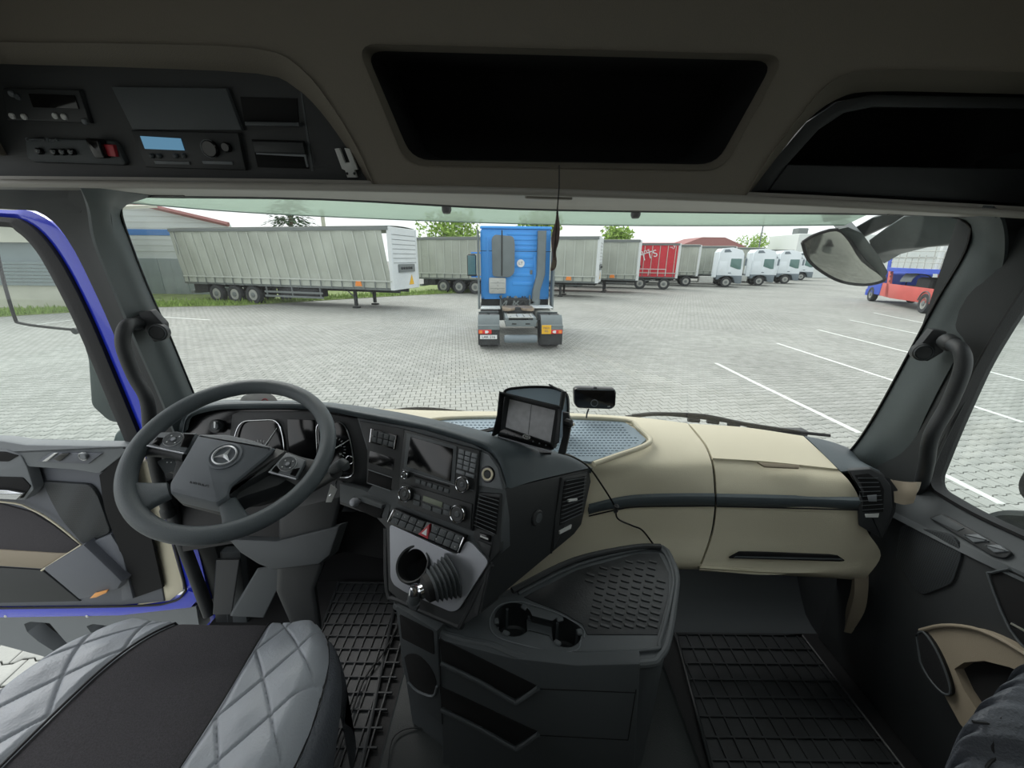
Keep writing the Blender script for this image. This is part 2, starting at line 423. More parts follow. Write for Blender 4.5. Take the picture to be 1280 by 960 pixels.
# grass verge
GP = [PZ(-260, 412, 0), PZ(0, 396, 0), PZ(200, 384, 0), PZ(300, 382, 0), PZ(480, 371, 0), PZ(600, 365, 0), V(2, 36, 0)]
verge = [p + V(0, 0, 0) for p in GP] + [V(0, 40, 0), V(-60, 40, 0)]
obj('grass_verge', MB().prism([p + V(0, 0, .03) for p in verge], V(0, 0, 1), .03), 'grass2', None, sharp=None, kind='structure', label='strip of grass along the far left edge of the yard')
mb = MB(); rr = random.Random(5)
for _ in range(9000):
    s_ = rr.random() * (len(GP) - 1.01); k = int(s_); p = GP[k].lerp(GP[k + 1], s_ - k); p = p + V(-.1, 1, 0) * (abs(rr.gauss(0, 1)) * 1.6 + .05)
    h = rr.uniform(.06, .24) * (1.8 if rr.random() < .05 else 1); w = rr.uniform(.02, .05); a = rr.random() * 6.28; dx, dy = math.cos(a) * w, math.sin(a) * w; l = V(rr.gauss(0, .05), rr.gauss(0, .05), h)
    p = V(p.x, p.y, .03); mb.add([p - V(dx, dy, 0), p + V(dx, dy, 0), p + l], [(0, 1, 2)])
obj('grass', mb, 'grass', None, sharp=None, kind='stuff', label='green grass blades on the verge behind the parked trailers', cat='grass')

# ================================================================== THE CAB SHELL
FZ = 1.30                                     # cab floor
def rows(*rs): return [[PY(*q) for q in r] for r in rs]
def cr2(pts, n=3): return catm(pts, n)
fl = obj('floor', MB().box(-1.15, 1.22, -1.3, 1.54, FZ - .05, FZ), 'rubber', None, sharp=None, kind='structure', label='black rubber floor of the truck cab')
obj('wall_front', MB().box(-1.16, 1.24, 1.5, 1.54, FZ - .05, 1.97), 'black', None, sharp=None, kind='structure', label='dark bulkhead below the windscreen')
obj('wall_back', MB().box(-1.2, 1.25, -1.34, -1.3, FZ - .05, 3.5), 'headliner', None, sharp=None, kind='structure', label='taupe rear wall of the sleeper behind the camera')
cl_ = MB().holed([V(-1.2, -1.3, 3.5), V(1.25, -1.3, 3.5), V(1.25, .86, 3.5), V(-1.2, .86, 3.5)], [rnd([V(-.55, -1.05, 3.5), V(.65, -1.05, 3.5), V(.65, .1, 3.5), V(-.55, .1, 3.5)], .08)], V(0, 0, 1), .05)  # unseen roof hatch, added oversized to bring daylight onto seats and console
cl_o = obj('ceiling', cl_, 'headliner', None, sharp=None, kind='structure', label='taupe roof lining of the cab with an unseen hatch enlarged for daylight')
obj('daylight_hatch_glass', MB().box(-.55, .65, -1.05, .1, 3.49, 3.5), 'winglass', cl_o, sharp=None)
wlf = MB(); wlf.box(-1.2, -1.16, -1.3, -.2, FZ - .05, 3.5); wlf.box(-1.2, -1.16, -.2, 1.2, 2.86, 3.5)
obj('wall_left', wlf, 'headliner', None, sharp=None, kind='structure', label='left side lining of the cab behind the open door')
wrt = MB(); wrt.box(1.21, 1.25, -1.3, -.2, FZ - .05, 3.5); wrt.box(1.21, 1.25, -.2, 1.0, 2.86, 3.5)
obj('wall_right', wrt, 'headliner', None, sharp=None, kind='structure', label='right side lining of the cab behind the passenger door')

obj('baseboard_right', MB().box(1.17, 1.25, 1.0, 1.54, FZ - .05, 1.9), 'black', None, sharp=None, kind='structure', label='dark kick panel ahead of the passenger door')
obj('baseboard_left', MB().box(-1.16, -1.1, 1.24, 1.54, FZ - .05, 2.0), 'black', None, sharp=None, kind='structure', label='dark kick panel ahead of the driver door')
# ------------------------------------------------ windscreen
def Yg(x, z):                                  # curved and slightly raked glass
    f = (x - .06) / 1.15; g = (2.79 - z) / .78
    return 1.30 - .17 * f * f + .2 * g - .06 * g * f * f
gl = [[V(x, Yg(x, z), z) for x in np.linspace(-1.13, 1.25, 13)] for z in np.linspace(2.83, 1.98, 7)]
obj('window_1', MB().surf(gl, 1, 1, .004), 'wsglass', None, kind='structure', label='large curved windscreen glass across the cab')
gb_ = MB().surf(rows([(60, 238, 1.12), (160, 244, 1.13), (400, 247, 1.24), (640, 259, 1.27), (900, 264, 1.24), (1120, 267, 1.13), (1230, 270, 1.05)],
                     [(60, 241, 1.13), (160, 247, 1.14), (400, 250.5, 1.25), (640, 262.5, 1.28), (900, 267, 1.25), (1120, 269.5, 1.14), (1230, 273, 1.06)]), 4, 1, .012)
obj('trim_1', gb_, 'black', None, kind='structure', label='black rubber gasket along the top of the windscreen')

# ------------------------------------------------ overhead console
OH = Pl3(PY(465, 233, .97), PY(930, 247, .97), PY(640, 0, .90))
oc = empty('overhead_console', (0, .95, 2.79), 'taupe overhead storage console across the cab above the windscreen', 'console')
Lo = [(-130, 44), (0, 53), (150, 55), (320, 61), (375, 84), (415, 132), (447, 185), (468, 231)]
Li = [(-130, 74), (0, 80), (150, 84), (322, 92), (368, 109), (401, 140), (435, 187), (462, 230)]
Co = [(447, 64), (465, 57), (700, 60), (955, 67), (978, 80), (968, 125), (935, 168), (905, 205), (880, 213), (700, 210), (522, 207), (497, 195), (463, 130)]
Ci = [(455, 68), (470, 63), (700, 66), (950, 73), (969, 83), (960, 122), (929, 162), (900, 199), (876, 207), (700, 204), (526, 201), (504, 190), (471, 130)]
Ro = [(931, 245), (958, 200), (1003, 140), (1038, 102), (1085, 88), (1200, 89), (1420, 94), (1420, 272)]
Ri = [(937, 242), (964, 206), (1008, 152), (1046, 124), (1090, 114), (1200, 115), (1420, 121), (1420, 268)]
def sm(l, k, n=3):   # smooth the first k points of a loop, keep the rest
    a = catm([Vector((*p, 0)) for p in l[:k]], n); return [(q.x, q.y) for q in a] + l[k:]
Lo_, Li_ = sm(Lo, 8) + [(-130, 222)], sm(Li, 8) + [(-130, 221)]
def smc(l): q = [Vector((*p, 0)) for p in l]; q = catm(q[-2:] + q + q[:2], 3)[6:-6]; return [(p.x, p.y) for p in q][:-1]
def rp2(l, r): return [(q.x, q.y) for q in rnd([Vector((*p, 0)) for p in l], r, 5)]
Co_, Ci_ = rp2([(446, 55), (981, 69), (903, 213), (508, 206)], 26), rp2([(455, 62), (971, 75), (898, 206), (514, 200)], 24); Ro_, Ri_ = sm(Ro, 7), sm(Ri, 7)
outer = [(-170, 226), (465, 234), (931, 248), (1460, 278), (1460, -260), (-170, -260)]
obj('front_panel', MB().holed(OH.H(outer), [OH.H(Lo_), OH.H(Co_), OH.H(Ro_)], OH.n, .012), 'headliner', oc, sharp=20)
def rim(name, a, b, d, m, bev=.012):
    A, B = OH.H(a), OH.H(b, -d); A1 = [p.lerp(q, .12) + OH.n * (-.004) for p, q in zip(A, B)]; n_ = OH.n
    L = [[p + n_ * .004 for p in A], [p.lerp(q, .06) + n_ * .004 for p, q in zip(A, B)], [p.lerp(q, .5) - n_ * 0 for p, q in zip(A, B)], B, [q - n_ * .01 for q in B], [p - n_ * .012 for p in A]]
    return obj(name, MB().loft(L + [L[0]], caps=False), m, oc, sharp=50)
rim('left_bay_rim', Lo_, Li_, .05, 'headliner'); rim('centre_bay_rim', Co_, Ci_, .02, 'headliner'); rim('right_bay_rim', Ro_, Ri_, .05, 'headliner')
def bay(name, loop, d0, d1, m='deep'):
    A = OH.H(loop, -d0); B = [p - OH.n * (d1 - d0) for p in A]
    return obj(name, MB().loft([A, [p - OH.n * .008 + (p - A[0]) * 0 for p in B]], caps=False).add(B, [tuple(range(len(B)))]), m, oc, sharp=30)
bay('centre_bay', Ci_, .03, .25); rb = bay('right_bay', Ri_, .06, .25)
slab('shelf_net_frame', [(938, 240), (963, 206), (1008, 153), (1046, 127), (1090, 118), (1420, 124), (1420, 138), (1092, 134), (1056, 141), (1024, 162), (985, 205), (962, 238)], OH, 'black', oc, .015, .003, off=-.055)
slab('shelf_ledge', [(962, 238), (985, 206), (1420, 214), (1420, 262)], OH, 'black', oc, .02, .004, off=-.05)
# bottom lip and underside towards the glass
lipc = [PY(-130, 228, .96), PY(200, 231, .968), PY(465, 235, .97), PY(700, 241, .972), PY(931, 249, .97), PY(1180, 262, .96), PY(1420, 277, .95)]
mb = MB().tube(catm(lipc, 5), .0085, 12); obj('lower_lip', mb, 'lip', oc)
obj('underside', MB().surf(rows([(-130, 231, .975), (200, 234, .98), (465, 238, .985), (640, 243, .985), (931, 252, .985), (1180, 265, .975), (1420, 279, .96)],
        [(-130, 236, 1.02), (160, 240, 1.08), (400, 244, 1.16), (640, 254, 1.19), (900, 260, 1.16), (1120, 265, 1.06), (1420, 282, 1.0)],
        [(-130, 239, 1.05), (160, 244, 1.13), (400, 248, 1.24), (640, 260, 1.27), (900, 265, 1.24), (1120, 268, 1.13), (1420, 286, 1.05)]), 4, 4, .02), 'lip', oc)
for x0, x1, yv in ((655, 716, 248), (280, 340, 236)):
    obj('lamp_lens', MB().prism(rnd([PY(x0, yv, 1.0), PY(x1, yv + 2, 1.0), PY(x1 - 5, yv + 5, 1.08), PY(x0 + 8, yv + 4, 1.08)], .01), V(0, -.1, -1), .012, .002), 'lip', oc)
# --- left bay: instrument panel with its modules
LP = OH.off(-.05)
lpn = slab('instrument_panel', Li_ , OH, 'black', oc, .015, 0, off=-.05)
sp = slab('display_cover', [(138, 108), (282, 110), (302, 163), (165, 162)], LP, 'charcoal', oc, .01, .003, off=.012)
tg = slab('tachograph', [(163, 163), (297, 166), (307, 213), (182, 209)], LP, 'black', oc, .02, .003, off=.012)
slab('display', [(175, 170), (225, 173), (230, 188), (181, 186)], LP, 'lcd', tg, .004, 0, off=.0145)
disc('knob', (261, 186), LP, .0165, 'black_gloss', tg, .012, off=.024); disc('knob', (281, 184), LP, .01, 'black_gloss', tg, .01, off=.022)
tring('knob_ring', (261, 186), LP, .0165, .0015, 'grey', tg, off=.02)
for k, x in enumerate((188, 197, 218, 228)): disc('button', (x, 195), LP, .005, 'charcoal', tg, .006, off=.018, seg=12)
for a, b in ((192, 236), (252, 290)): slab('paper_slot', [(a, 201), (b, 202), (b + 1, 206), (a + 2, 205)], LP, 'grey', tg, .004, .0005, off=.015)
rd = slab('radio_unit', [(30, 172), (100, 174), (142, 176), (158, 207), (40, 203), (32, 196)], LP, 'charcoal', oc, .02, .005, off=.012, r=.01)
for x, y in ((46, 189), (65, 190), (76, 190), (87, 190)):
    k_ = disc('knob', (x, y), LP, .0068, 'black_gloss', rd, .012, off=.022, seg=16); disc('knob_cap', (x, y), LP, .004, 'grey', k_, .002, off=.024, seg=12)
slab('microphone_clip', [(104, 172), (122, 174), (131, 198), (118, 198)], LP, 'black_gloss', rd, .02, .004, off=.03, r=.006)
slab('red_switch', [(128, 180), (141, 181), (145, 196), (133, 195)], LP, 'red', rd, .008, .002, off=.02)
text('unit_label', 'Common Truck', LP.hit(52, 175, .014), LP.hit(100, 176) - LP.hit(50, 175), V(0, 0, 1), .011, 'grey', rd)
up = slab('roof_control_unit', [(2, 110), (98, 112), (112, 154), (8, 150)], LP, 'black', oc, .012, .004, off=.01)
slab('small_screen', [(35, 117), (92, 119), (98, 136), (41, 134)], LP, 'screen', up, .004, .001, off=.013)
for k, (x, y, m_) in enumerate(((12, 117, 'grey'), (20, 121, 'charcoal'), (13, 145, 'whiteplastic'), (28, 146, 'whiteplastic'), (67, 145, 'whiteplastic'), (78, 146, 'whiteplastic'), (104, 152, 'grey'))):
    disc('switch_button', (x, y), LP, .006, m_, up, .006, off=.015, seg=10)
for pts, nm in (([(300, 121), (371, 123), (374, 159), (306, 157)], 'blank_slot'), ([(314, 174), (380, 176), (386, 211), (322, 209)], 'storage_slot')):
    s_ = slab(nm, pts, LP, 'deep', oc, .012, .001, off=.002)
    q = LP.H(pts, .008); qi = LP.H([(x + (3 if x < 350 else -3), y + (3 if y < 180 and y < 150 or y < 178 and y > 170 else -3)) for x, y in pts], .008)
slab('slot_shelf', [(305, 152), (373, 153), (374, 158), (306, 157)], LP, 'charcoal', oc, .02, .002, off=.016)
slab('slot_flap', [(314, 176), (378, 178), (382, 193), (318, 191)], LP, 'black', oc, .015, .003, off=.014)
slab('flap_strip', [(320, 191), (382, 193), (385, 209), (383, 209), (380, 196), (320, 193)], LP, 'grey', oc, .004, .0005, off=.018)
slab('panel_seam', [(374, 105), (376, 105), (392, 214), (389, 214)], LP, 'charcoal', oc, .003, 0, off=.001)
hk = slab('coat_hook', [(418, 186), (424, 185), (431, 203), (437, 203), (430, 185), (437, 186), (447, 212), (443, 213), (446, 222), (434, 222), (431, 213), (427, 211)], LP, 'whiteplastic', oc, .008, .0015, off=.012)
for x in (434, 443): disc('screw', (x - .5, 217), LP, .003, 'black', hk, .002, off=.0145, seg=10)

# ------------------------------------------------ pillars
def pillar(nm, rs, m, lab): return obj(nm, MB().surf(rows(*rs), 4, 4, .008), m, None, kind='structure', label=lab)
M['pillar'] = mat('pillar_trim', '474f50', .5, bump=.35, bscale=800)
M['pillar_d'] = mat('pillar_side_trim', '1e2223', .6, bump=.3, bscale=800)
pillar('trim_2', [[(190, 245, 1.14), (160, 240, 1.08), (132, 236, 1.02), (100, 233, .98)],
                  [(152, 262, 1.14), (142, 262, 1.1), (134, 262, 1.06), (112, 262, 1.02)],
                  [(161, 298, 1.15), (150, 300, 1.11), (139, 302, 1.08), (120, 304, 1.04)],
                  [(185, 360, 1.17), (175, 362, 1.13), (162, 364, 1.10), (146, 368, 1.06)],
                  [(212, 420, 1.19), (203, 422, 1.15), (188, 424, 1.12), (172, 430, 1.08)],
                  [(244, 497, 1.22), (234, 499, 1.18), (220, 500, 1.15), (205, 505, 1.11)],
                  [(285, 590, 1.28), (275, 592, 1.22), (258, 596, 1.18), (240, 600, 1.14)]], 'pillar', 'dark green-grey trim of the left windscreen pillar')
pillar('trim_3', [[(132, 236, 1.03), (90, 234, 1.04), (40, 232, 1.05), (-60, 228, 1.06)],
                  [(134, 262, 1.07), (112, 261, 1.08), (84, 261, 1.09), (42, 262, 1.1)],
                  [(140, 302, 1.09), (125, 301, 1.11), (106, 300, 1.13), (83, 297, 1.14)],
                  [(163, 364, 1.11), (150, 368, 1.12), (136, 374, 1.14), (122, 372, 1.15)],
                  [(189, 424, 1.13), (176, 432, 1.13), (164, 440, 1.15), (150, 436, 1.16)],
                  [(221, 500, 1.16), (212, 510, 1.14), (200, 520, 1.15), (185, 512, 1.16)],
                  [(258, 596, 1.19), (246, 610, 1.15), (230, 640, 1.15), (208, 610, 1.15)],
                  [(300, 740, 1.22), (288, 750, 1.17), (272, 765, 1.16), (252, 745, 1.16)]], 'pillar_d', 'black side trim of the left pillar beside the open door')
pillar('trim_10', [[(-130, 222, 1.0), (0, 224, 1.0), (60, 230, 1.03), (110, 234, 1.04)], [(-130, 240, 1.05), (0, 246, 1.06), (50, 248, 1.07), (110, 250, 1.07)], [(-130, 253, 1.1), (0, 261, 1.1), (40, 263, 1.1), (100, 266, 1.09)]], 'pillar_d', 'black trim above the open driver door')
pillar('trim_4', [[(1110, 267, 1.13), (1150, 262, 1.06), (1195, 260, 1.0), (1240, 262, .96)],
                  [(1196, 272, 1.1), (1212, 270, 1.06), (1228, 270, 1.02), (1252, 276, .99)],
                  [(1214, 292, 1.09), (1226, 294, 1.06), (1238, 298, 1.03), (1256, 306, 1.0)],
                  [(1205, 320, 1.1), (1217, 326, 1.07), (1231, 332, 1.04), (1250, 342, 1.01)],
                  [(1172, 376, 1.12), (1186, 382, 1.09), (1203, 390, 1.06), (1222, 400, 1.02)],
                  [(1130, 455, 1.16), (1144, 460, 1.12), (1160, 466, 1.08), (1180, 474, 1.04)],
                  [(1094, 520, 1.19), (1108, 526, 1.15), (1128, 530, 1.1), (1148, 540, 1.06)],
                  [(1066, 561, 1.22), (1084, 568, 1.17), (1108, 580, 1.12), (1128, 600, 1.07)],
                  [(1040, 585, 1.25), (1070, 600, 1.2), (1100, 615, 1.14), (1122, 640, 1.08)]], 'pillar', 'dark green-grey trim of the right windscreen pillar')
pillar('trim_5', [[(1228, 262, .97), (1270, 264, .97), (1330, 268, .96), (1420, 275, .95)],
                  [(1250, 278, 1.0), (1275, 284, 1.0), (1320, 300, .99), (1420, 300, .98)],
                  [(1254, 306, 1.01), (1275, 320, 1.0), (1300, 332, 1.0), (1340, 330, 1.0)],
                  [(1248, 342, 1.02), (1262, 356, 1.0), (1278, 368, .99), (1284, 356, 1.0)],
                  [(1220, 400, 1.03), (1234, 414, 1.0), (1248, 420, .98), (1256, 402, 1.0)],
                  [(1178, 474, 1.05), (1194, 490, 1.0), (1208, 500, .98), (1218, 470, 1.0)],
                  [(1146, 540, 1.07), (1160, 560, 1.02), (1172, 572, .98), (1186, 538, 1.0)],
                  [(1126, 600, 1.08), (1138, 612, 1.04), (1155, 618, 1.0), (1168, 600, 1.0)],
                  [(1118, 650, 1.1), (1130, 655, 1.06), (1150, 660, 1.03), (1170, 655, 1.0)]], 'pillar_d', 'black side trim of the right pillar beside the passenger window')
for nm_, gp in (('trim_8', [(230, 244, 1.15), (190, 245, 1.14), (160, 250, 1.14), (151, 263, 1.14), (161, 298, 1.15), (185, 360, 1.17), (212, 420, 1.19), (244, 497, 1.22), (285, 590, 1.28)]),
                ('trim_9', [(1110, 267, 1.13), (1160, 268, 1.11), (1196, 272, 1.1), (1212, 282, 1.09), (1213, 293, 1.09), (1204, 320, 1.1), (1171, 376, 1.12), (1129, 455, 1.16), (1093, 520, 1.19), (1065, 561, 1.22), (1040, 580, 1.25)])):
    obj(nm_, MB().tube(catm([PY(*q) for q in gp], 4), .0035, 8), 'black_gloss', None, kind='structure', label='black rubber gasket beside the %s windscreen pillar' % ('left' if nm_[-1] == '8' else 'right'))
def tweeter(lab, mount, c, pl, r):
    t = empty('pillar_tweeter', pl.hit(*c), lab, 'speaker', 'round tweeters on the pillars')
    slab('mount', mount, pl, 'black', t, .03, .003, off=.0, r=.004)
    disc('body', c, pl, r, 'black', t, .022, off=.016, bev=.003); tring('ring', c, pl, r * .82, .0009, 'charcoal', t, off=.0172); disc('grille', c, pl, r * .78, 'black', t, .003, off=.018)
tweeter('round black tweeter on the left pillar by the grab handle', [(172, 390), (188, 388), (204, 405), (206, 424), (192, 428), (182, 415)], (196, 416), Pl(PY(196, 416, 1.1), V(.3, -1, 0)), .024)
tweeter('round black tweeter on the right pillar by the grab handle', [(1166, 412), (1184, 414), (1180, 440), (1160, 452), (1146, 448), (1150, 432)], (1155, 441), Pl(PY(1155, 441, 1.06), V(-.45, -1, 0)), .0235)
def handle(lab, pts, r=.015):
    t = empty('grab_handle', PY(*pts[0]), lab, 'handle', 'grab handles on the pillars'); P_ = [PY(*q) for q in pts]
    obj('grip', MB().tube(catm(P_, 5), r, 14), 'black', t)
    for p, q in ((P_[0], P_[1]), (P_[-1], P_[-2])):
        obj('end_cap', MB().lathe([(r * 1.25, -.012), (r * 1.25, .012), (r, .02)], p, (q - p), 14), 'black', t)
handle('thick black grab handle on the left pillar beside the open door', [(174, 404, 1.1), (158, 408, 1.04), (154, 432, 1.02), (168, 470, 1.02), (184, 500, 1.02), (188, 540, 1.04), (196, 590, 1.07), (210, 640, 1.1)], .0165)
handle('thick black grab handle on the right pillar beside the passenger window', [(1186, 428, 1.02), (1201, 438, .97), (1203, 462, .95), (1186, 505, .95), (1164, 545, .95), (1158, 580, .97), (1150, 610, 1.0), (1138, 632, 1.03)], .0165)

# ------------------------------------------------ passenger door (closed)
d2 = empty('door_2', (1.17, .6, FZ), 'closed passenger door with window on the right side of the cab', kind='structure')
XP = Pl(V(1.16, 0, 0), V(-1, 0, 0)); XG = Pl(V(1.2, 0, 0), V(-1, 0, 0))
def yz(p, X_): return [V(X_, y, z) for y, z in p]
obj('door_card', MB().prism(yz([(1.12, FZ), (1.12, 1.92), (1.03, 1.93), (.72, 1.975), (-.2, 2.06), (-.2, FZ)], 1.16), V(-1, 0, 0), .06, .01), 'black', d2)
SL = Pl3(XP.hit(1120, 641), XP.hit(1280, 716), XG.hit(1166, 612)); SLp = SL
obj('window_sill', MB().surf([[XP.hit(1105, 632), XP.hit(1120, 641), XP.hit(1200, 679), XP.hit(1280, 716), XP.hit(1500, 815)],
                              [XP.hit(1105, 632) + V(.006, 0, .008), XP.hit(1120, 641) + V(.006, 0, .006), XP.hit(1200, 679) + V(.006, 0, .006), XP.hit(1280, 716) + V(.006, 0, .006), XP.hit(1500, 815) + V(.006, 0, .006)],
                              [XG.hit(1150, 596), XG.hit(1166, 613), XG.hit(1220, 645), XG.hit(1280, 672), XG.hit(1500, 775)]], 3, 2, .02), 'charcoal', d2)
WH = [(1165, 612), (1163, 597), (1185, 540), (1222, 456), (1256, 398), (1295, 340), (1340, 305), (1700, 180), (3000, -240), (3100, 1600), (1600, 820), (1280, 672), (1215, 642)]
wh = rnd(XG.H(WH), .05, 4); big = yz([(1.15, 1.9), (1.15, 2.9), (-.22, 2.9), (-.22, 1.9)], 1.2)
obj('window_frame', MB().holed(big, [wh], V(-1, 0, 0), .04), 'pillar_d', d2)
c_ = sum(wh, V(0, 0, 0)) / len(wh)
obj('window_seal', MB().ring([c_ + (p - c_) * 1.012 for p in wh], [c_ + (p - c_) * .978 for p in wh], V(-1, 0, 0), .03, .003, off=.008), 'rubber', d2)
obj('window_pane', MB().prism(wh, V(-1, 0, 0), .004, off=-.02), 'winglass', d2, sharp=None)
sw = slab('switch_panel', [(1160, 647), (1176, 641), (1265, 690), (1256, 698), (1240, 695)], SL, 'black', d2, .006, .002, off=.004, r=.008)
for a in (0, 1): slab('window_switch', [(1203 + a * 26, 668 + a * 13), (1222 + a * 26, 667 + a * 13), (1236 + a * 24, 676 + a * 13), (1216 + a * 26, 678 + a * 13)], SL, 'grey', sw, .008, .003, off=.009, r=.003)
slab('cover_cap', [(1163, 648), (1176, 643), (1205, 660), (1196, 664)], SL, 'charcoal', sw, .004, .001, off=.006)
# perforated speaker grille of the door
M['mesh'] = None
def gril_mat(name, hexc, sc):
    m = mat(name, hexc, .6); n = m.node_tree; b = n.nodes['Principled BSDF']; t = n.nodes.new('ShaderNodeTexCoord'); v = n.nodes.new('ShaderNodeTexVoronoi'); v.inputs['Scale'].default_value = sc; v.inputs['Randomness'].default_value = 0
    r = n.nodes.new('ShaderNodeValToRGB'); r.color_ramp.elements[0].position = .28; r.color_ramp.elements[0].color = (.003, .003, .003, 1); r.color_ramp.elements[1].position = .4; r.color_ramp.elements[1].color = lin(hexc)
    n.links.new(t.outputs['Object'], v.inputs['Vector']); n.links.new(v.outputs['Distance'], r.inputs['Fac']); n.links.new(r.outputs['Color'], b.inputs['Base Color'])
    q = n.nodes.new('ShaderNodeBump'); q.inputs['Strength'].default_value = .8; q.inputs['Distance'].default_value = .001; n.links.new(v.outputs['Distance'], q.inputs['Height']); n.links.new(q.outputs['Normal'], b.inputs['Normal']); return m
M['mesh'] = gril_mat('perforated_grille', '34383b', 190)
slab('speaker_grille', [(1125, 655), (1190, 668), (1203, 690), (1190, 730), (1150, 745), (1118, 700)], XP, 'mesh', d2, .008, .004, off=.007, r=.02)
hp = slab('handle_recess', [(1236, 715), (1262, 712), (1420, 790), (1420, 900), (1300, 830), (1262, 786)], XP, 'deep', d2, .01, .002, off=.003, r=.01)
obj('recess_edge', MB().tube(catm(XP.H([(1262, 711), (1240, 716), (1236, 722), (1262, 786), (1300, 830)], .006), 3), .003, 6), 'charcoal', hp)
obj('inner_handle', MB().tube(XP.H([(1266, 780), (1330, 815), (1400, 850)], .03), .006, 8), 'chrome', hp)
# taupe pocket with cup mouth
pk = obj('door_pocket', MB().holed(XP.H(catm2 := sm([(1150, 787), (1178, 783), (1215, 786), (1250, 800), (1290, 824), (1420, 905), (1420, 1100), (1300, 1010), (1200, 905), (1170, 850)], 6), .03),
    [XP.H([(1193, 836), (1205, 828), (1230, 826), (1262, 834), (1300, 850), (1360, 900), (1340, 960), (1280, 940), (1225, 893), (1205, 862)], .03)], V(-1, 0, 0), .035), 'beige_d', d2, sharp=30)
obj('pocket_lining', MB().prism(XP.H([(1190, 820), (1262, 822), (1400, 900), (1400, 1000), (1300, 980), (1210, 900)], .006), V(-1, 0, 0), .005), 'deep', pk, sharp=None)
obj('pocket_lip', MB().tube(catm(XP.H([(1150, 788), (1178, 782), (1215, 785), (1250, 799), (1290, 823), (1420, 904)], .034), 3), .0045, 8), 'beige_d', pk)
cw = [XP.hit(u, v, .042) for u, v in smc([(1146, 796), (1154, 790), (1170, 812), (1184, 845), (1188, 866), (1178, 866), (1160, 846), (1147, 818)])]
obj('cup_mouth', MB().loft([cw, [p + V(.035, 0, 0) for p in cw]]), 'rubber', pk)
obj('cup_rim', MB().tube(cw + [cw[0], cw[1]], .0028, 6), 'charcoal', pk)
obj('kick_trim', MB().surf([[PX(u, v, x) for u, v, x in r] for r in ([(1068, 716, 1.10), (1086, 712, 1.13)], [(1068, 742, 1.10), (1085, 742, 1.13)], [(1062, 766, 1.10), (1080, 766, 1.13)], [(1055, 790, 1.11), (1064, 792, 1.12)])], 3, 4, .03), 'beige_d', d2)

M['doorgrey'] = mat('door_panel_grey', '5d6169', .5, bump=.4, bscale=700)
obj('pillar_foot', MB().surf([[PX(u, v, x) for u, v, x in r] for r in ([(1116, 600, 1.10), (1130, 602, 1.12), (1146, 603, 1.13)], [(1117, 613, 1.10), (1130, 615, 1.115), (1146, 616, 1.13)], [(1118, 628, 1.10), (1130, 631, 1.115), (1142, 629, 1.13)])], 3, 3, .02), 'beige_d', d2)
# ------------------------------------------------ driver's door (standing open)
d1 = empty('door_1', (-1.25, 1.15, FZ), 'open driver door with blue frame and dark grey inner panel at the left', kind='structure')
DL = Pl3((0, 555, 1.17), (222, 745, 1.13), (160, 558, 1.15))
slab('door_card', [(-150, 552), (0, 556), (160, 560), (166, 600), (196, 700), (205, 752), (150, 757), (-150, 760)], DL, 'doorgrey', d1, .05, .004)
slab('window_sill', [(-150, 545), (0, 551), (30, 556), (160, 558), (150, 572), (123, 593), (92, 588), (30, 584), (-150, 574)], DL, 'grey', d1, .04, .008, off=.035, r=.01)
slab('handle_bezel', [(-150, 560), (8, 562), (26, 570), (34, 586), (42, 612), (30, 626), (-150, 618)], DL, 'grey', d1, .03, .006, off=.04, r=.01)
slab('handle_bowl', [(-150, 592), (28, 597), (38, 608), (28, 623), (-150, 615)], DL, 'deep', d1, .01, .002, off=.043, r=.006)
slab('armrest_notch', [(-150, 562), (6, 565), (22, 570), (10, 577), (-150, 574)], DL, 'deep', d1, .01, .001, off=.043, r=.004)
obj('inner_handle', MB().prism(rnd(DL.H([(-150, 606), (8, 613), (28, 617), (20, 625), (-150, 616)], .055), .004), DL.n, .008, .003), 'chrome', d1)
sg = slab('switch_panel', [(45, 577), (64, 566), (127, 567), (110, 580)], DL, 'doorgrey', d1, .006, .001, off=.042)
slab('window_switch', [(66, 574), (76, 567), (86, 567), (74, 577)], DL, 'black_gloss', sg, .006, .002, off=.048); slab('window_switch', [(52, 577), (66, 567), (70, 567), (58, 577)], DL, 'whiteplastic', sg, .006, .002, off=.048)
k_ = disc('mirror_knob', (103, 571), DL, .011, 'grey', sg, .01, off=.052); tring('knob_ring', (103, 571), DL, .0125, .001, 'whiteplastic', sg, off=.047)
slab('speaker_grille', [(52, 602), (112, 606), (122, 620), (138, 666), (104, 682), (76, 650), (62, 625)], DL, 'mesh', d1, .01, .004, off=.012, r=.02)
obj('side_return', MB().surf([DL.H([(160, 562), (124, 594)], .03), DL.H([(168, 600), (132, 640)], .03), DL.H([(186, 660), (150, 690)], .02), DL.H([(203, 735), (166, 748)], .01)], 2, 4, .01), 'deep', d1)
slab('pocket_mouth', [(-150, 625), (0, 630), (38, 640), (66, 657), (98, 681), (82, 692), (-150, 682)], DL, 'fabric', d1, .01, .002, off=.006)
obj('pocket_trim', MB().tube(catm(DL.H([(-150, 622), (0, 627), (40, 637), (70, 655), (102, 681)], .014), 4) + DL.H([(52, 713)], .014), .0032, 8), 'beige', d1)
slab('pocket_inner', [(-150, 678), (72, 692), (84, 692), (52, 711), (-150, 698)], DL, 'beige_d', d1, .008, .002, off=.01)
slab('lower_panel', [(-150, 700), (52, 713), (100, 752), (-150, 757)], DL, 'black', d1, .012, .003, off=.006)
pb = slab('bottle_holder', [(52, 712), (103, 681), (140, 716), (152, 728), (146, 738), (98, 751)], DL, 'doorgrey', d1, .05, .012, off=.05)
slab('amber_reflector', [(112, 748), (118, 742), (134, 738), (133, 741), (120, 747)], DL, mat('amber_plastic', 'e7a25a', .3), d1, .005, .001, off=.056, label='small orange reflector lens')
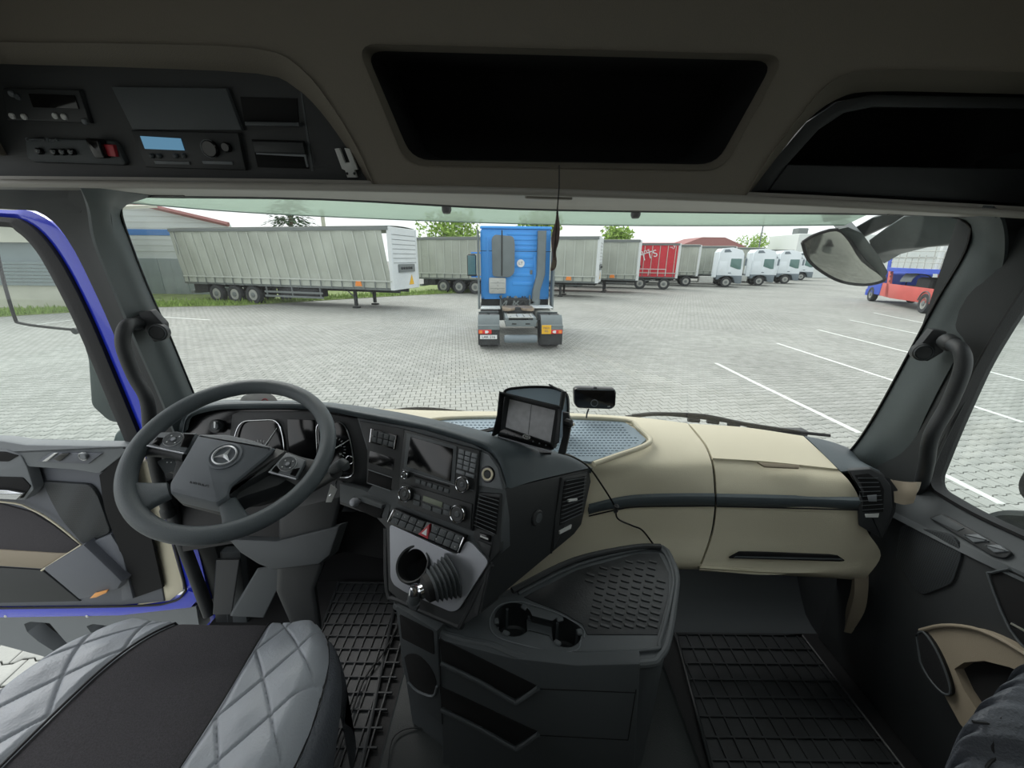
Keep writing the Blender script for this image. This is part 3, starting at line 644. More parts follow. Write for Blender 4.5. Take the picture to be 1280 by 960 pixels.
slab('speaker_side_panel', [(104, 682), (138, 668), (152, 690), (166, 748), (152, 752), (150, 728)], DL, 'doorgrey', d1, .03, .004, off=.02)
slab('door_edge', [(168, 575), (184, 577), (200, 630), (228, 728), (229, 738), (212, 751), (170, 757), (198, 742), (184, 690), (170, 640)], DL, 'beige', d1, .03, .003, off=-.006)
obj('door_seal', MB().tube(catm(DL.H([(184, 560), (206, 635), (230, 726), (230, 741), (212, 753), (150, 758), (-150, 762)], .004), 4), .004, 8), 'rubber', d1)
slab('sill_paint', [(-150, 762), (150, 759), (214, 754), (234, 738), (252, 745), (238, 760), (150, 770), (-150, 775)], DL, 'bluepaint', d1, .04, .004, off=-.004)
def band(name, A, B, m, par, pl, th=.03, off=0, off2=None, n=4):
    a = catm(pl.H(A, off), n); b = catm(pl.H(B, off if off2 is None else off2), n)
    mid = [p.lerp(q, .5) + pl.n * .008 for p, q in zip(a, b)]
    L = [[p, m_, q, q - pl.n * th, p - pl.n * th] for p, m_, q in zip(a, mid, b)]
    return obj(name, MB().loft(L), m, par, sharp=50)
Fo = [(-120, 252), (0, 262), (38, 264), (72, 285), (104, 330), (138, 396), (172, 470), (204, 548), (222, 600), (248, 690), (262, 752)]
Fi = [(-120, 264), (0, 271), (26, 276), (52, 296), (80, 336), (112, 400), (146, 480), (174, 548), (190, 600), (222, 700), (240, 752)]
Fs = [(-120, 278), (0, 283), (20, 289), (42, 310), (64, 346), (96, 410), (130, 490), (158, 556)]
band('frame_paint', Fo, Fi, 'bluepaint', d1, DL, .04, off=-.02)
band('window_seal', Fi[:8], Fs, 'rubber', d1, DL, .03, off=-.004)
obj('window_pane', MB().prism(DL.H(sm([(-150, 278)] + Fs[1:], 8) + [(-150, 550)], -.02), DL.n, .004), 'winglass', d1, sharp=None)
# step cover of the door with its cut-outs
stp = DL.off(.0)
stc = obj('step_cover', MB().holed(stp.H([(-150, 774), (0, 768), (150, 768), (245, 758), (250, 790), (140, 860), (60, 822), (0, 806), (-150, 800)], -.01),
      [stp.H(rnd2, -.01) for rnd2 in ([(30, 780), (38, 777), (62, 779), (80, 800), (102, 822), (80, 822), (48, 802), (34, 790)], [(108, 783), (116, 780), (150, 784), (146, 796), (116, 794)])], DL.n, .05), 'grey', d1, sharp=30)
slab('cutout_back', [(20, 775), (160, 775), (160, 800), (110, 828), (30, 806)], DL, 'deep', stc, .01, 0, off=-.06)
for p in ((6, 771), (108, 771)): disc('bolt', p, DL, .006, 'whiteplastic', stc, .006, off=-.002, seg=12)
# things of the door side seen through its window
mh = empty('driver_mirror', PY(110, 440, 1.5), 'dark rear-view mirror housing seen edge-on behind the left door frame', 'mirror')
MH = Pl(PY(110, 440, 1.55), V(.5, -1, 0))
obj('housing', MB().prism(rnd(MH.H([(66, 345), (92, 352), (180, 520), (150, 531), (134, 528), (112, 508), (108, 450), (90, 392)]), .02), MH.n, .09, .02), mat('mirror_housing', '3a4a48', .4), mh)
obj('rod', MB().tube(catm([PY(-12, 250, 1.4), PY(-6, 300, 1.4), PY(3, 345, 1.4), PY(18, 396, 1.4), PY(26, 404, 1.4), PY(60, 409, 1.4), PY(100, 413, 1.4)], 4), .005, 8), 'rubber', mh, label='thin dark mirror rod')
obj('pivot', MB().lathe([(.012, -.015), (.012, .015)], PY(98, 412.5, 1.4), V(0, 1, .1), 12), 'black', mh)
rmir = empty('kerb_mirror', PY(152, 548, 1.45), 'small rounded green-grey mirror low behind the left door window', 'mirror')
obj('shell', MB().prism(MH.H(smc([(142, 560), (143, 545), (152, 536), (165, 533), (176, 545), (178, 562), (160, 566)])), MH.n, .05, .01), mat('mirror_grey', '6f7f7a', .4), rmir)
obj('stay', MB().tube([MH.hit(165, 555, -.03), PY(205, 600, 1.35)], .012, 8), 'black', rmir)

# ================================================================== DASHBOARD
db = empty('dashboard', (0, 1.2, 1.9), 'black and beige truck dashboard spanning the cab below the windscreen', 'dashboard')
ST = Pl3((447, 518, 1.05), (625, 575, .82), (575, 773, .70))
CL = Pl3((240, 520, 1.12), (447, 520, 1.07), (430, 620, 1.0))
# --- soft pad over cluster and centre stack
pf0 = [(229, 545, 1.12), (236, 524, 1.12), (262, 514, 1.115), (300, 511, 1.11), (390, 512, 1.085), (450, 522, 1.04), (530, 538, .945), (590, 555, .87), (611, 565, .845), (624, 582, .825), (632, 613, .80)]
pf1 = [(228, 542, 1.11), (235, 520, 1.105), (260, 509, 1.1), (300, 506, 1.095), (390, 507, 1.07), (452, 517, 1.025), (531, 532, .93), (594, 550, .857), (616, 561, .835), (630, 579, .815), (637, 611, .795)]
pf2 = [(227, 538, 1.13), (235, 517, 1.13), (260, 506, 1.13), (300, 503, 1.12), (392, 504, 1.1), (455, 513, 1.06), (536, 527, .97), (604, 545, .90), (634, 557, .875), (655, 572, .86), (668, 601, .85)]
pf3 = [(227, 532, 1.22), (236, 514, 1.24), (262, 504, 1.26), (300, 501, 1.28), (395, 503, 1.27), (470, 512, 1.2), (550, 526, 1.09), (622, 544, 1.01), (668, 558, .97), (694, 568, .95), (706, 592, .94)]
pf4 = [(228, 530, 1.32), (238, 512, 1.34), (264, 503, 1.36), (300, 500, 1.38), (400, 503, 1.38), (482, 513, 1.33), (560, 529, 1.22), (640, 549, 1.11), (700, 566, 1.06), (726, 576, 1.03), (738, 585, 1.02)]
pf5 = [(230, 534, 1.34), (240, 520, 1.36), (264, 512, 1.38), (300, 510, 1.40), (400, 514, 1.39), (486, 522, 1.34), (566, 538, 1.23), (646, 558, 1.12), (704, 574, 1.07), (730, 582, 1.04), (740, 589, 1.03)]
obj('top_pad', MB().surf(rows(pf0, pf1, pf2, pf3, pf4, pf5), 4, 4, .012), 'dashpad', db, sharp=60)
# --- instrument cluster
slab('cluster_panel', [(231, 522), (240, 512), (262, 508), (300, 507), (390, 508), (452, 519), (470, 560), (474, 640), (420, 640), (330, 600), (222, 590)], CL, 'black_gloss', db, .02, .002, off=-.012)
ic = slab('cluster_bezel', [(290, 518), (300, 514), (390, 514), (452, 524), (462, 575), (468, 628), (436, 622), (320, 590), (284, 575)], CL, 'black', db, .01, .002, off=-.008)
def gauge(pts, nm, tk, needle, c0):
    g = slab(nm, smq(pts), CL, 'screen', ic, .006, .001, off=-.002)
    q = CL.H(smq(pts), .003); obj('chrome_ring', MB().tube(q + [q[0], q[1]], .0022, 8), 'chrome', g)
    mb = MB()
    for a in np.linspace(*tk, 17):
        o = CL.hit(*c0, -.0003); d = V(math.cos(a), 0, math.sin(a)); d = (d - CL.n * d.dot(CL.n)).normalized(); s = d.cross(CL.n) * .0006; k = .006 if True else 0
        p = o + d * .034; mb.prism([p - s, p + s, p + d * k + s, p + d * k - s], CL.n, .001)
    obj('scale_ticks', mb, 'white', g, sharp=None)
    for i, a in enumerate(np.linspace(*tk, 5)):
        d = V(math.cos(a), 0, math.sin(a)); d = (d - CL.n * d.dot(CL.n)).normalized()
        text('scale_number', str(i * 5 if tk[0] > 2 else i * 30), CL.hit(*c0, .0) + d * .027, V(1, -.1, 0), V(0, 0, 1), .008, 'white', g)
    o = CL.hit(*c0, .001); obj('needle', MB().tube([o, CL.hit(*needle, .002)], [.0018, .0006], 6), 'white', g); obj('needle_hub', MB().lathe([(.007, 0), (.006, .003)], o, CL.n, 16), 'black', g)
    return g
def smq(l): p = [Vector((*q, 0)) for q in l]; r = rnd(p, 12, 4); return [(q.x, q.y) for q in r]
gauge([(301, 526), (347, 524), (354, 545), (357, 580), (356, 602), (300, 600), (292, 580), (293, 545)], 'left_gauge', (3.6, -.5), (346, 535), (325, 566))
g2 = gauge([(395, 527), (430, 527), (438, 548), (442, 575), (442, 598), (400, 594), (397, 570)], 'right_gauge', (3.6, -.5), (436, 550), (416, 562))
tring('fuel_ring', (437, 575), CL, .012, .0016, 'chrome', ic, off=.002)
slab('centre_display', [(359, 524), (392, 525), (395, 585), (361, 580)], CL, 'screen', ic, .004, .001, off=-.003)
0 and slab('display_glare', [(384, 529), (391, 529), (394, 580), (376, 574)], CL, 'charcoal', ic, .001, 0, off=-.001)
lsw = disc('light_switch', (268, 533), CL, .021, 'black', db, .015, off=.002); disc('knob', (268, 533), CL, .012, 'charcoal', lsw, .018, off=.016); slab('pointer', [(267, 527), (269.5, 527), (269, 535), (267, 535)], CL, 'white', lsw, .002, 0, off=.0175)
# --- centre stack facing the driver
slab('stack_face', [(446, 522), (530, 537), (590, 555), (612, 566), (625, 584), (632, 613), (629, 650), (624, 690), (612, 704), (596, 690), (585, 675), (487, 640), (452, 624), (470, 600)], ST, 'charcoal', db, .07, .003, off=0)
lc = slab('left_column', [(449, 526), (505, 536), (500, 614), (458, 604), (459, 560)], ST, 'black', db, .01, .002, off=.004)
def bil(c, s, t):  # c: TL,TR,BR,BL
    a = Vector(c[0]).lerp(Vector(c[1]), s); b = Vector(c[3]).lerp(Vector(c[2]), s); r = a.lerp(b, t); return (r.x, r.y)
def keys(c, nx, ny, m, par, nm, off, gap=.08, th=.005, skip=()):
    for j in range(ny):
        for i in range(nx):
            if (i, j) in skip: continue
            q = [bil(c, (i + a) / nx, (j + b) / ny) for a, b in ((gap, gap), (1 - gap, gap), (1 - gap, 1 - gap), (gap, 1 - gap))]
            slab(nm, q, ST, m, par, th, .0012, off=off)
kc = [(465, 537), (494, 545), (491, 560), (463.5, 552)]
sb_ = slab('switch_block', [(463, 535), (496, 544), (493, 562), (461.5, 553)], ST, 'black_gloss', lc, .006, .001, off=.008)
keys(kc, 4, 2, 'charcoal', sb_, 'key', .013, .07)
for a, b in (((464.5, 536), (462.5, 552.5)), ((495, 545), (492.5, 561))): obj('chrome_end', MB().tube([ST.hit(*a, .013), ST.hit(*b, .013)], .0018, 6), 'chrome', sb_)
slab('blank_slot', [(462, 563), (493, 573), (491, 588), (460.5, 578)], ST, 'black_gloss', lc, .004, .001, off=.005)
s2 = slab('storage_slot', [(460.5, 588), (490, 598), (488, 613), (459, 603)], ST, 'deep', lc, .004, .001, off=.005)
for a, b in (((460, 587), (490, 597)), ((459, 603.5), (488, 613.5))): obj('slot_edge', MB().tube([ST.hit(*a, .006), ST.hit(*b, .006)], .0012, 6), 'grey', s2)
ra = slab('radio', [(505, 537), (599, 563), (596, 606), (590, 664), (497, 630), (500, 584)], ST, 'black', db, .015, .003, off=.012)
slab('display_bezel', [(508, 541), (571, 558), (568, 606), (504, 586)], ST, 'charcoal', ra, .006, .002, off=.015)
slab('display_screen', [(513, 546), (566, 561), (563, 602), (508, 583)], ST, 'screen', ra, .003, .001, off=.0165)
keys([(573, 560.5), (597, 567.5), (593, 592), (570, 584.5)], 3, 4, 'grey', ra, 'number_key', .017, .07)
keys([(570, 586), (593, 593.5), (592.5, 598.5), (569, 591)], 2, 1, 'grey', ra, 'menu_key', .017, .05)
slab('radio_seam', [(503, 586), (592, 613), (592, 614.2), (503, 587.2)], ST, 'grey', ra, .002, 0, off=.0135)
slab('disc_slot', [(518, 594), (562, 607), (561.5, 609), (517.5, 596)], ST, 'deep', ra, .002, 0, off=.0132)
for k in range(6): slab('radio_key', [bil([(519, 598), (562, 612), (561, 617), (518, 603)], (k + a) / 6, b) for a, b in ((.1, 0), (.9, 0), (.9, 1), (.1, 1))], ST, 'charcoal', ra, .003, .0008, off=.015)
slab('heater_panel', [(502, 604), (590, 630), (588, 662), (498, 629)], ST, 'black', ra, .006, .002, off=.0155)
slab('heater_display', [(529, 619.5), (553, 628), (552, 634.5), (528, 626)], ST, 'lcdg', ra, .003, .0008, off=.0175)
keys([(527, 628), (553, 637), (552, 644), (526.5, 635)], 2, 1, 'charcoal', ra, 'heater_key', .0185)
keys([(516, 616), (526, 619.5), (525, 634), (515, 630.5)], 1, 2, 'charcoal', ra, 'heater_key', .0185)
keys([(554, 629), (563, 632), (562, 646), (553, 643)], 1, 2, 'charcoal', ra, 'heater_key', .0185)
def knob(c, r, par, m='black'):
    k = disc('rotary_knob', c, ST, r, m, par, .016, off=.032, bev=.003); tring('chrome_ring', c, ST, r * 1.05, .0014, 'chrome', k, off=.03)
    disc('knob_centre', c, ST, r * .4, 'charcoal', k, .003, off=.034, seg=16)
    for a in range(3): pass
    return k
knob((505, 594), .0085, ra); knob((577, 606), .0165, ra); knob((505, 618), .0175, ra); knob((571, 643), .0185, ra)
slab('stack_corner', [(600, 564), (611, 568), (622, 585), (628, 612), (598, 607)], ST, 'grey', db, .006, .002, off=.003)
ls = disc('lighter_socket', (609, 593), ST, .0195, 'black_gloss', db, .01, off=.006); tring('light_ring', (609, 593), ST, .0125, .0022, mat('cream_ring', 'e8dfc4', .4), ls, off=.009); disc('socket_plug', (609, 593), ST, .0095, 'black', ls, .006, off=.009)
def vent(nm, frame, inner, pl, nsl, par, slx0, slx1, lever=None, mframe='black'):
    """slx0/slx1: left and right ends of first and last slat"""
    v = slab(nm, frame, pl, mframe, par, .02, .004, off=.004, r=.004)
    slab('vent_throat', inner, pl, 'deep', v, .002, 0, off=.0055)
    for k in range(nsl):
        t = k / (nsl - 1); a = Vector(slx0[0]).lerp(Vector(slx1[0]), t); b = Vector(slx0[1]).lerp(Vector(slx1[1]), t)
        p, q = pl.hit(a.x, a.y, .006), pl.hit(b.x, b.y, .006); up = V(0, 0, 1); d = (pl.n * .007 + up * .0035)
        obj('slat', MB().loft([[p, p + d, p + d + up * .0016, p + up * .0016], [q, q + d, q + d + up * .0016, q + up * .0016]]), 'grey', v, sharp=None)
    if lever: slab('vent_lever', lever, pl, 'whiteplastic' if nm != 'side_vent' else 'grey', v, .006, .0015, off=.016)
    return v
v1 = vent('air_vent', [(598, 615), (627, 617), (624, 690), (612, 704), (591, 673), (594, 640)], [(600, 619), (624, 622), (620, 668), (595, 660), (597, 640)], ST, 9, db, ((600, 620), (624, 627)), ((594, 657), (619, 668)))
slab('vent_wheel', [(599, 666), (613, 670), (612, 678), (600, 674)], ST, 'black_gloss', v1, .006, .002, off=.009); slab('wheel_mark', [(600, 669), (610, 673), (610, 675), (600, 671)], ST, 'whiteplastic', v1, .003, 0, off=.0105)
slab('vent_foot', [(597, 675), (614, 682), (611, 697), (605, 690)], ST, 'black', v1, .003, .001, off=.0065)
# switch strip under the radio
ks = [(491.5, 635.5), (582, 670.5), (573.5, 692), (483, 653)]
sst = slab('switch_strip', ks, ST, 'black_gloss', db, .014, .002, off=.012)
keys([bil(ks, .035, .06), bil(ks, .965, .06), bil(ks, .965, .94), bil(ks, .035, .94)], 9, 2, 'charcoal', sst, 'switch_key', .017, .05, skip=((4, 0), (4, 1)))
hz = [bil(ks, .505, .1), bil(ks, .565, .95), bil(ks, .425, .9)]
hzt = slab('hazard_button', hz, ST, 'red', sst, .008, .001, off=.019); c_ = (sum(p[0] for p in hz) / 3, sum(p[1] for p in hz) / 3)
slab('hazard_mark', [(c_[0] + (x - c_[0]) * .5, c_[1] + (y - c_[1]) * .5) for x, y in hz], ST, 'white', hzt, .001, 0, off=.0197)
for s in (.015, .985): obj('chrome_end', MB().tube([ST.hit(*bil(ks, s, .08), .015), ST.hit(*bil(ks, s, .5), .018), ST.hit(*bil(ks, s, .92), .015)], .0022, 6), 'chrome', sst)
for k, (s_, t_) in enumerate(((.08, .25), (.18, .25), (.28, .25), (.37, .25), (.62, .25), (.72, .25), (.92, .25), (.1, .75), (.37, .75), (.66, .75), (.92, .75))):
    disc('key_symbol', bil(ks, s_, t_), ST, .0016, 'whiteplastic', sst, .0006, off=.0176, seg=6)
# silver lower plate with dark surround
psur = ([(425, 604), (452, 612), (487, 630), (586, 668), (604, 682), (614, 704), (600, 767), (582, 779), (566, 781), (500, 750), (486, 738), (483, 660), (470, 646), (425, 630)])
spts = ([(487, 655), (572, 694), (583, 676), (590, 679), (611, 702), (573, 762), (564, 765), (506, 740), (492, 731), (488, 722)])
slab('column_trim', [(424, 604), (452, 612), (488, 631), (484, 650), (468, 643), (424, 627)], ST, 'charcoal', db, .03, .004, off=.002)
ht = slab('small_tray', [(441, 621), (480, 634), (475, 648), (468, 647), (440, 634)], ST, 'deep', db, .01, .002, off=.005); slab('tray_flap', [(452, 621), (478, 631), (476, 636), (450, 627)], ST, 'charcoal', ht, .012, .002, off=.014)
kb = ST.hit(447, 627, .012); obj('pull_knob', MB().lathe([(.004, -.02), (.004, 0), (.011, .004), (.0125, .012), (.009, .02), (.003, .023)], kb, ST.n, 18), 'silver', db)
# cup well in the plate
ax = (ST.n * .75 + V(0, 0, .55) + V(.05, 0, 0)).normalized(); o = ST.hit(518, 706, .012)
hl = [p - ax * ((p - ST.p).dot(ST.n) / ax.dot(ST.n)) for p in ell(o, ax, .038, 28)]
obj('plate_surround', MB().holed(ST.H(psur, -.002), [[p - ST.n * .002 for p in hl]], ST.n, .09), 'black', db, sharp=30)
obj('surround_roll', MB().tube(catm(ST.H([(483, 660), (485, 738), (500, 750), (566, 779), (579, 776), (614, 705)], -.008), 3), .008, 8), 'black', db)
sp_ = obj('silver_plate', MB().holed(rnd(ST.H(spts, .006), .012), [[p + ST.n * .006 for p in hl]], ST.n, .006), 'silver', db, sharp=30)
cwl = obj('cup_well', MB().lathe([(.040, -.05), (.046, -.01), (.0455, .008), (.043, .014), (.039, .012), (.037, .004), (.035, -.03), (.034, -.07)], o, ax, 32, caps=False), 'black', db)
obj('well_floor', MB().lathe([(.034, -.068), (.001, -.07)], o, ax, 24, caps=False), 'deep', cwl)
# gear lever in its bellows
gl_ = empty('gear_lever', ST.hit(560, 722), 'chrome-ended gear lever in a ribbed black rubber bellows on the silver plate', 'gear lever')
g0, g1 = ST.hit(568, 718, .006), ST.hit(538, 733, .052); gx = (g1 - g0); gln = gx.length; gx.normalize()
prof = []
for k in range(13):
    t = k / 12; prof.append(((.044 - .013 * t) * (1.07 if k % 2 else .86), t * gln))
def sqlathe(mb, prof, o, ax, seg=24, p=3.2):
    a = ax.cross(V(0, 0, 1)).normalized(); b = ax.cross(a); L = []
    for r, h in prof:
        l = []
        for j in range(seg):
            w = 2 * math.pi * j / seg; c, s = math.cos(w), math.sin(w); k = (abs(c) ** p + abs(s) ** p) ** (-1 / p); l.append(o + ax * h + (a * c + b * s) * r * k)
        L.append(l)
    return mb.loft(L)
obj('bellows', sqlathe(MB(), prof, g0, gx), 'charcoal', gl_, sharp=25)
obj('collar', sqlathe(MB(), [(.028, gln - .004), (.027, gln + .012), (.018, gln + .018)], g0, gx), 'rubber', gl_)
obj('chrome_block', sqlathe(MB(), [(.015, gln + .01), (.015, gln + .026), (.012, gln + .03)], g0, gx), 'chrome', gl_)
g2_ = g0 + gx * (gln + .024); g3 = ST.hit(518, 742, .075)
obj('lever_grip', MB().tube([g2_, g2_.lerp(g3, .5), g3], [.010, .0085, .013], 14, 3), 'charcoal', gl_)
ax2 = V(-.1, -.15, -1).normalized(); obj('grip_end', MB().lathe([(.001, -.020), (.010, -.019), (.0125, -.014), (.013, .0), (.0135, .012), (.011, .02), (.001, .022)], g3, ax2, 16), 'chrome', gl_)
obj('grip_sleeve', MB().lathe([(.0138, .0), (.0145, .004), (.0145, .014), (.0125, .022), (.001, .024)], g3, ax2, 16), 'charcoal', gl_)
# --- passenger facing side of the stack
SS = Pl3(ST.hit(632, 613), ST.hit(612, 704), PY(736, 586, 1.02))
slab('stack_side', [(632, 611), (737, 586), (739, 602), (727, 656), (718, 668), (602, 765), (597, 769), (612, 704), (628, 655)], SS, 'black', db, .06, .004)
dc = disc('side_cap', (673, 648), SS, .021, 'black', db, .008, off=.006, bev=.003); disc('cap_dish', (674, 648), SS, .014, 'charcoal', dc, .002, off=.007)
slab('side_seam', [(700, 597), (701.4, 597), (690, 692), (688, 692)], SS, 'deep', db, .002, 0, off=.0008)
v2 = vent('air_vent', [(703, 597), (735, 590), (730, 643), (719, 660), (692, 690), (694, 650)], [(706, 601), (731, 595), (727, 641), (700, 657), (701, 640)], SS, 11, db, ((705, 602), (731, 597)), ((700, 654), (726, 642)), [(711, 625), (722, 623), (722, 626), (711, 628)])
slab('vent_wheel', [(700, 664), (715, 656), (714, 661), (700, 668)], SS, 'whiteplastic', v2, .004, .001, off=.008)
# --- beige passenger side
TP = Pl3((560, 527, 1.36), (785, 528, 1.36), (700, 570, 1.12))
def tp(u, v, o=-.012): return TP.hit(u, v, o)
cen = [[PY(448, 510, 1.47), PY(560, 513.5, 1.485), PY(680, 515, 1.49), PY(790, 521, 1.46), PY(859, 529, 1.41)],
       [tp(452, 519), tp(560, 524), tp(680, 526), tp(790, 530), PY(866, 538, 1.35)],
       [tp(500, 540), tp(580, 546), tp(680, 550), tp(800, 548), PY(880, 556, 1.25)],
       [tp(590, 560), tp(640, 568), tp(700, 578), PY(810, 572, 1.16), PY(888, 574, 1.175)],
       [PY(640, 600, 1.1), PY(690, 600, 1.12), PY(742, 598, 1.11), PY(806, 590, 1.12), PY(891, 590, 1.14)],
       [PY(640, 640, 1.08), PY(690, 640, 1.09), PY(742, 628, 1.08), PY(803, 618, 1.10), PY(893, 617, 1.105)],
       [PY(640, 660, 1.08), PY(690, 658, 1.08), PY(742, 642, 1.07), PY(803, 634, 1.095), PY(893, 634, 1.1)],
       [PY(630, 720, 1.0), PY(690, 702, 1.03), PY(745, 680, 1.05), PY(803, 672, 1.07), PY(888, 668, 1.075)],
       [PY(620, 760, .96), PY(690, 735, .99), PY(760, 712, 1.02), PY(820, 708, 1.03), PY(874, 708, 1.03)],
       [PY(620, 766, 1.0), PY(690, 740, 1.05), PY(760, 716, 1.1), PY(820, 711, 1.12), PY(872, 711, 1.12)]]
obj('centre_cover', MB().surf(cen, 6, 5, .012), 'beige', db)
lid = rows([(861, 529.5, 1.41), (930, 534, 1.37), (1004, 545, 1.30)], [(869, 538, 1.35), (940, 544, 1.31), (1015, 555, 1.24)], [(883, 556, 1.25), (950, 562, 1.22), (1032, 571, 1.16)], [(891, 572.5, 1.175), (960, 577, 1.155), (1047, 586, 1.09)])
obj('top_lid', MB().surf(lid, 6, 5, .012), 'beige', db)
glv = rows([(891, 574, 1.178), (960, 578.5, 1.158), (1048, 587.5, 1.092)], [(894, 590, 1.145), (970, 595, 1.12), (1062, 602, 1.05)], [(896, 617, 1.105), (980, 619, 1.085), (1073, 621, 1.025)], [(896, 634, 1.1), (980, 635.5, 1.08), (1076, 637, 1.02)],
           [(891, 668, 1.075), (980, 672, 1.065), (1084, 664, 1.0)], [(878, 704, 1.035), (980, 710, 1.03), (1101, 694, .99)], [(874, 711, 1.03), (975, 717, 1.03), (1082, 723, .995)], [(874, 714, 1.15), (975, 719, 1.15), (1080, 725, 1.1)])
gd = obj('glovebox_door', MB().surf(glv, 6, 5, .012), 'beige', db)
obj('dash_core', MB().surf([[p + V(0, .02, -.004) for p in r] for r in rows([(850, 532, 1.41), (1004, 548, 1.30), (1090, 575, 1.2)], [(885, 574, 1.18), (960, 580, 1.16), (1070, 589, 1.09)], [(885, 625, 1.1), (980, 627, 1.085), (1100, 629, 1.02)], [(868, 706, 1.035), (975, 712, 1.03), (1090, 700, .995)])], 3, 3, .02), 'deep', db)
sl_ = slab('lid_notch', [(947, 577.5), (999, 581), (999, 585), (956, 583)], Pl3((947, 577, 1.15), (999, 581, 1.12), (975, 590, 1.11)), 'beige_d', gd, .008, .001, off=.012)
stripm = 'dashpad'
def strip(u):
    R = []
    for k, dy in enumerate((0, -.010, -.012, -.010, 0)):
        R.append([PY(a, b0 + (b1 - b0) * k / 4, y + dy) for a, b0, b1, y in u])
    return MB().surf(R, 5, 2, .008)
obj('trim_strip', strip([(736, 630, 645, 1.075), (770, 622, 637.5, 1.085), (800, 618, 634, 1.095), (850, 616.5, 632.5, 1.10), (893.5, 616.5, 633, 1.102)]), stripm, db)
obj('trim_strip', strip([(896, 617, 633.5, 1.102), (950, 618, 634.5, 1.092), (1010, 619.5, 636, 1.07), (1076, 621.5, 638, 1.02)]), stripm, gd)
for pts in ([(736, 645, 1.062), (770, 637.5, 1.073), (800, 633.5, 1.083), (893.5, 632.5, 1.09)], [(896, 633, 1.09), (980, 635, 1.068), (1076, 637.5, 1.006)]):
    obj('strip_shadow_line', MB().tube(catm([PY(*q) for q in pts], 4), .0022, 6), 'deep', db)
GH = Pl3((915, 692, 1.045), (1058, 697, 1.015), (985, 712, 1.025))
gh = slab('handle_slot', [(912, 698), (925, 691), (960, 691.5), (1048, 695), (1058, 701.5), (1050, 702)], GH, 'deep', gd, .008, .001, off=.010)
slab('handle_lip', [(920, 696), (1052, 699), (1054, 700.5), (918, 697.6)], GH, 'charcoal', gh, .01, .001, off=.014)
# anti-slip mat in the tray on top, with its beige rim
mr_ = [(548, 525), (600, 523), (700, 523.5), (780, 527), (794, 536), (808, 549), (800, 556), (765, 568), (738, 577), (700, 572), (640, 552)]
tm = slab('anti_slip_mat', mr_, TP, 'slate', db, .008, .001, off=-.004)
q = catm(TP.H([(530, 528), (548, 523.5), (600, 521.5), (700, 521.5), (782, 525.5), (798, 535), (813, 549), (804, 558), (770, 570), (742, 580)], .0), 4)
obj('tray_rim', MB().tube(q, .0085, 10), 'beige', db)
mb = MB()
for i in range(46):
    for j in range(14):
        u, v = 560 + i * 5.2 + (j % 2) * 2.6, 528 + j * 3.2
        if u < 775 + (v - 528) * 1.0 and u < 806 - max(0, v - 550) * 2.6 and v < 526 + (u - 540) * .27 and u > 552:
            p = TP.hit(u, v, -.0035); mb.box(p.x - .0042, p.x + .0042, p.y - .0012, p.y + .0012, p.z - .001, p.z + .0015)
obj('grip_pattern', mb, 'slate', tm, sharp=None, kind='stuff')
slab('tray_slot', [(597, 538), (617, 534), (618, 537), (602, 541)], TP, 'deep', tm, .004, 0, off=.001)
# dark right corner and side vent
obj('corner_pad', MB().surf(rows([(1006, 545, 1.30), (1035, 551, 1.27), (1062, 561, 1.235), (1072, 572, 1.22)], [(1020, 558, 1.22), (1045, 562, 1.19), (1070, 572, 1.16), (1082, 582, 1.15)], [(1048, 586, 1.09), (1062, 585, 1.08), (1085, 583, 1.06), (1098, 588, 1.05)], [(1054, 592, 1.085), (1066, 592, 1.075), (1088, 590, 1.055), (1100, 594, 1.045)]), 4, 4, .01), 'dashpad', db)
VR = Pl3((1062, 590, 1.045), (1112, 610, .985), (1100, 672, .965))
v3 = vent('side_vent', [(1059, 588), (1088, 586), (1104, 594), (1114, 608), (1116, 636), (1103, 674), (1092, 668), (1073, 657), (1072, 640), (1075, 615)], [(1068, 594), (1086, 592), (1100, 602), (1105, 612), (1104, 640), (1078, 640), (1080, 614), (1076, 604)], VR, 8, db, ((1072, 598), (1097, 598)), ((1078, 638), (1104, 636)), [(1084, 620), (1096, 619), (1096, 627), (1086, 627)])
slab('vent_wheel', [(1081, 643), (1099, 642), (1098, 647), (1082, 647)], VR, 'whiteplastic', v3, .004, .001, off=.009)
obj('side_housing', MB().loft([VR.H([(1096, 592), (1112, 598), (1122, 612), (1119, 640), (1104, 672), (1095, 667)], -.004), [p + V(.0, .1, -.03) for p in VR.H([(1096, 592), (1112, 598), (1122, 612), (1119, 640), (1104, 672), (1095, 667)], -.01)]]), 'black', db)
# --- driver side lower dash and column
KN = Pl3((285, 672, .98), (425, 655, .98), (350, 712, .93))
slab('knee_panel', [(284, 674), (345, 676), (425, 656), (412, 694), (398, 706), (340, 713), (322, 706), (300, 692)], KN, 'charcoal', db, .05, .008)
slab('lower_dash', [(215, 590), (330, 600), (470, 640), (484, 655), (484, 700), (430, 690), (400, 700), (290, 680), (228, 690)], Pl3((228, 600, 1.18), (470, 640, 1.1), (400, 700, 1.05)), 'rubber', db, .04, .004)
obj('left_seal_post', MB().tube([PY(206, 600, 1.14), PY(222, 660, 1.12), PY(244, 720, 1.1), PY(262, 768, 1.08)], .02, 12, 4), 'black', db)
fc = empty('steering_column', (-.62, 1.0, 1.6), 'dark steering column housing rising from the footwell behind the wheel', 'steering column')
obj('column_boot', MB().loft([rnd([PY(*q) for q in l], .02) for l in ([(350, 640, 1.0), (430, 620, .98), (430, 600, 1.02), (350, 600, 1.06)], [(348, 690, .98), (412, 690, .98), (412, 680, 1.08), (348, 680, 1.08)], [(345, 740, .94), (395, 736, .94), (395, 728, 1.06), (348, 728, 1.06)], [(368, 792, .92), (402, 786, .92), (402, 776, 1.05), (368, 780, 1.05)])]), 'black', fc)
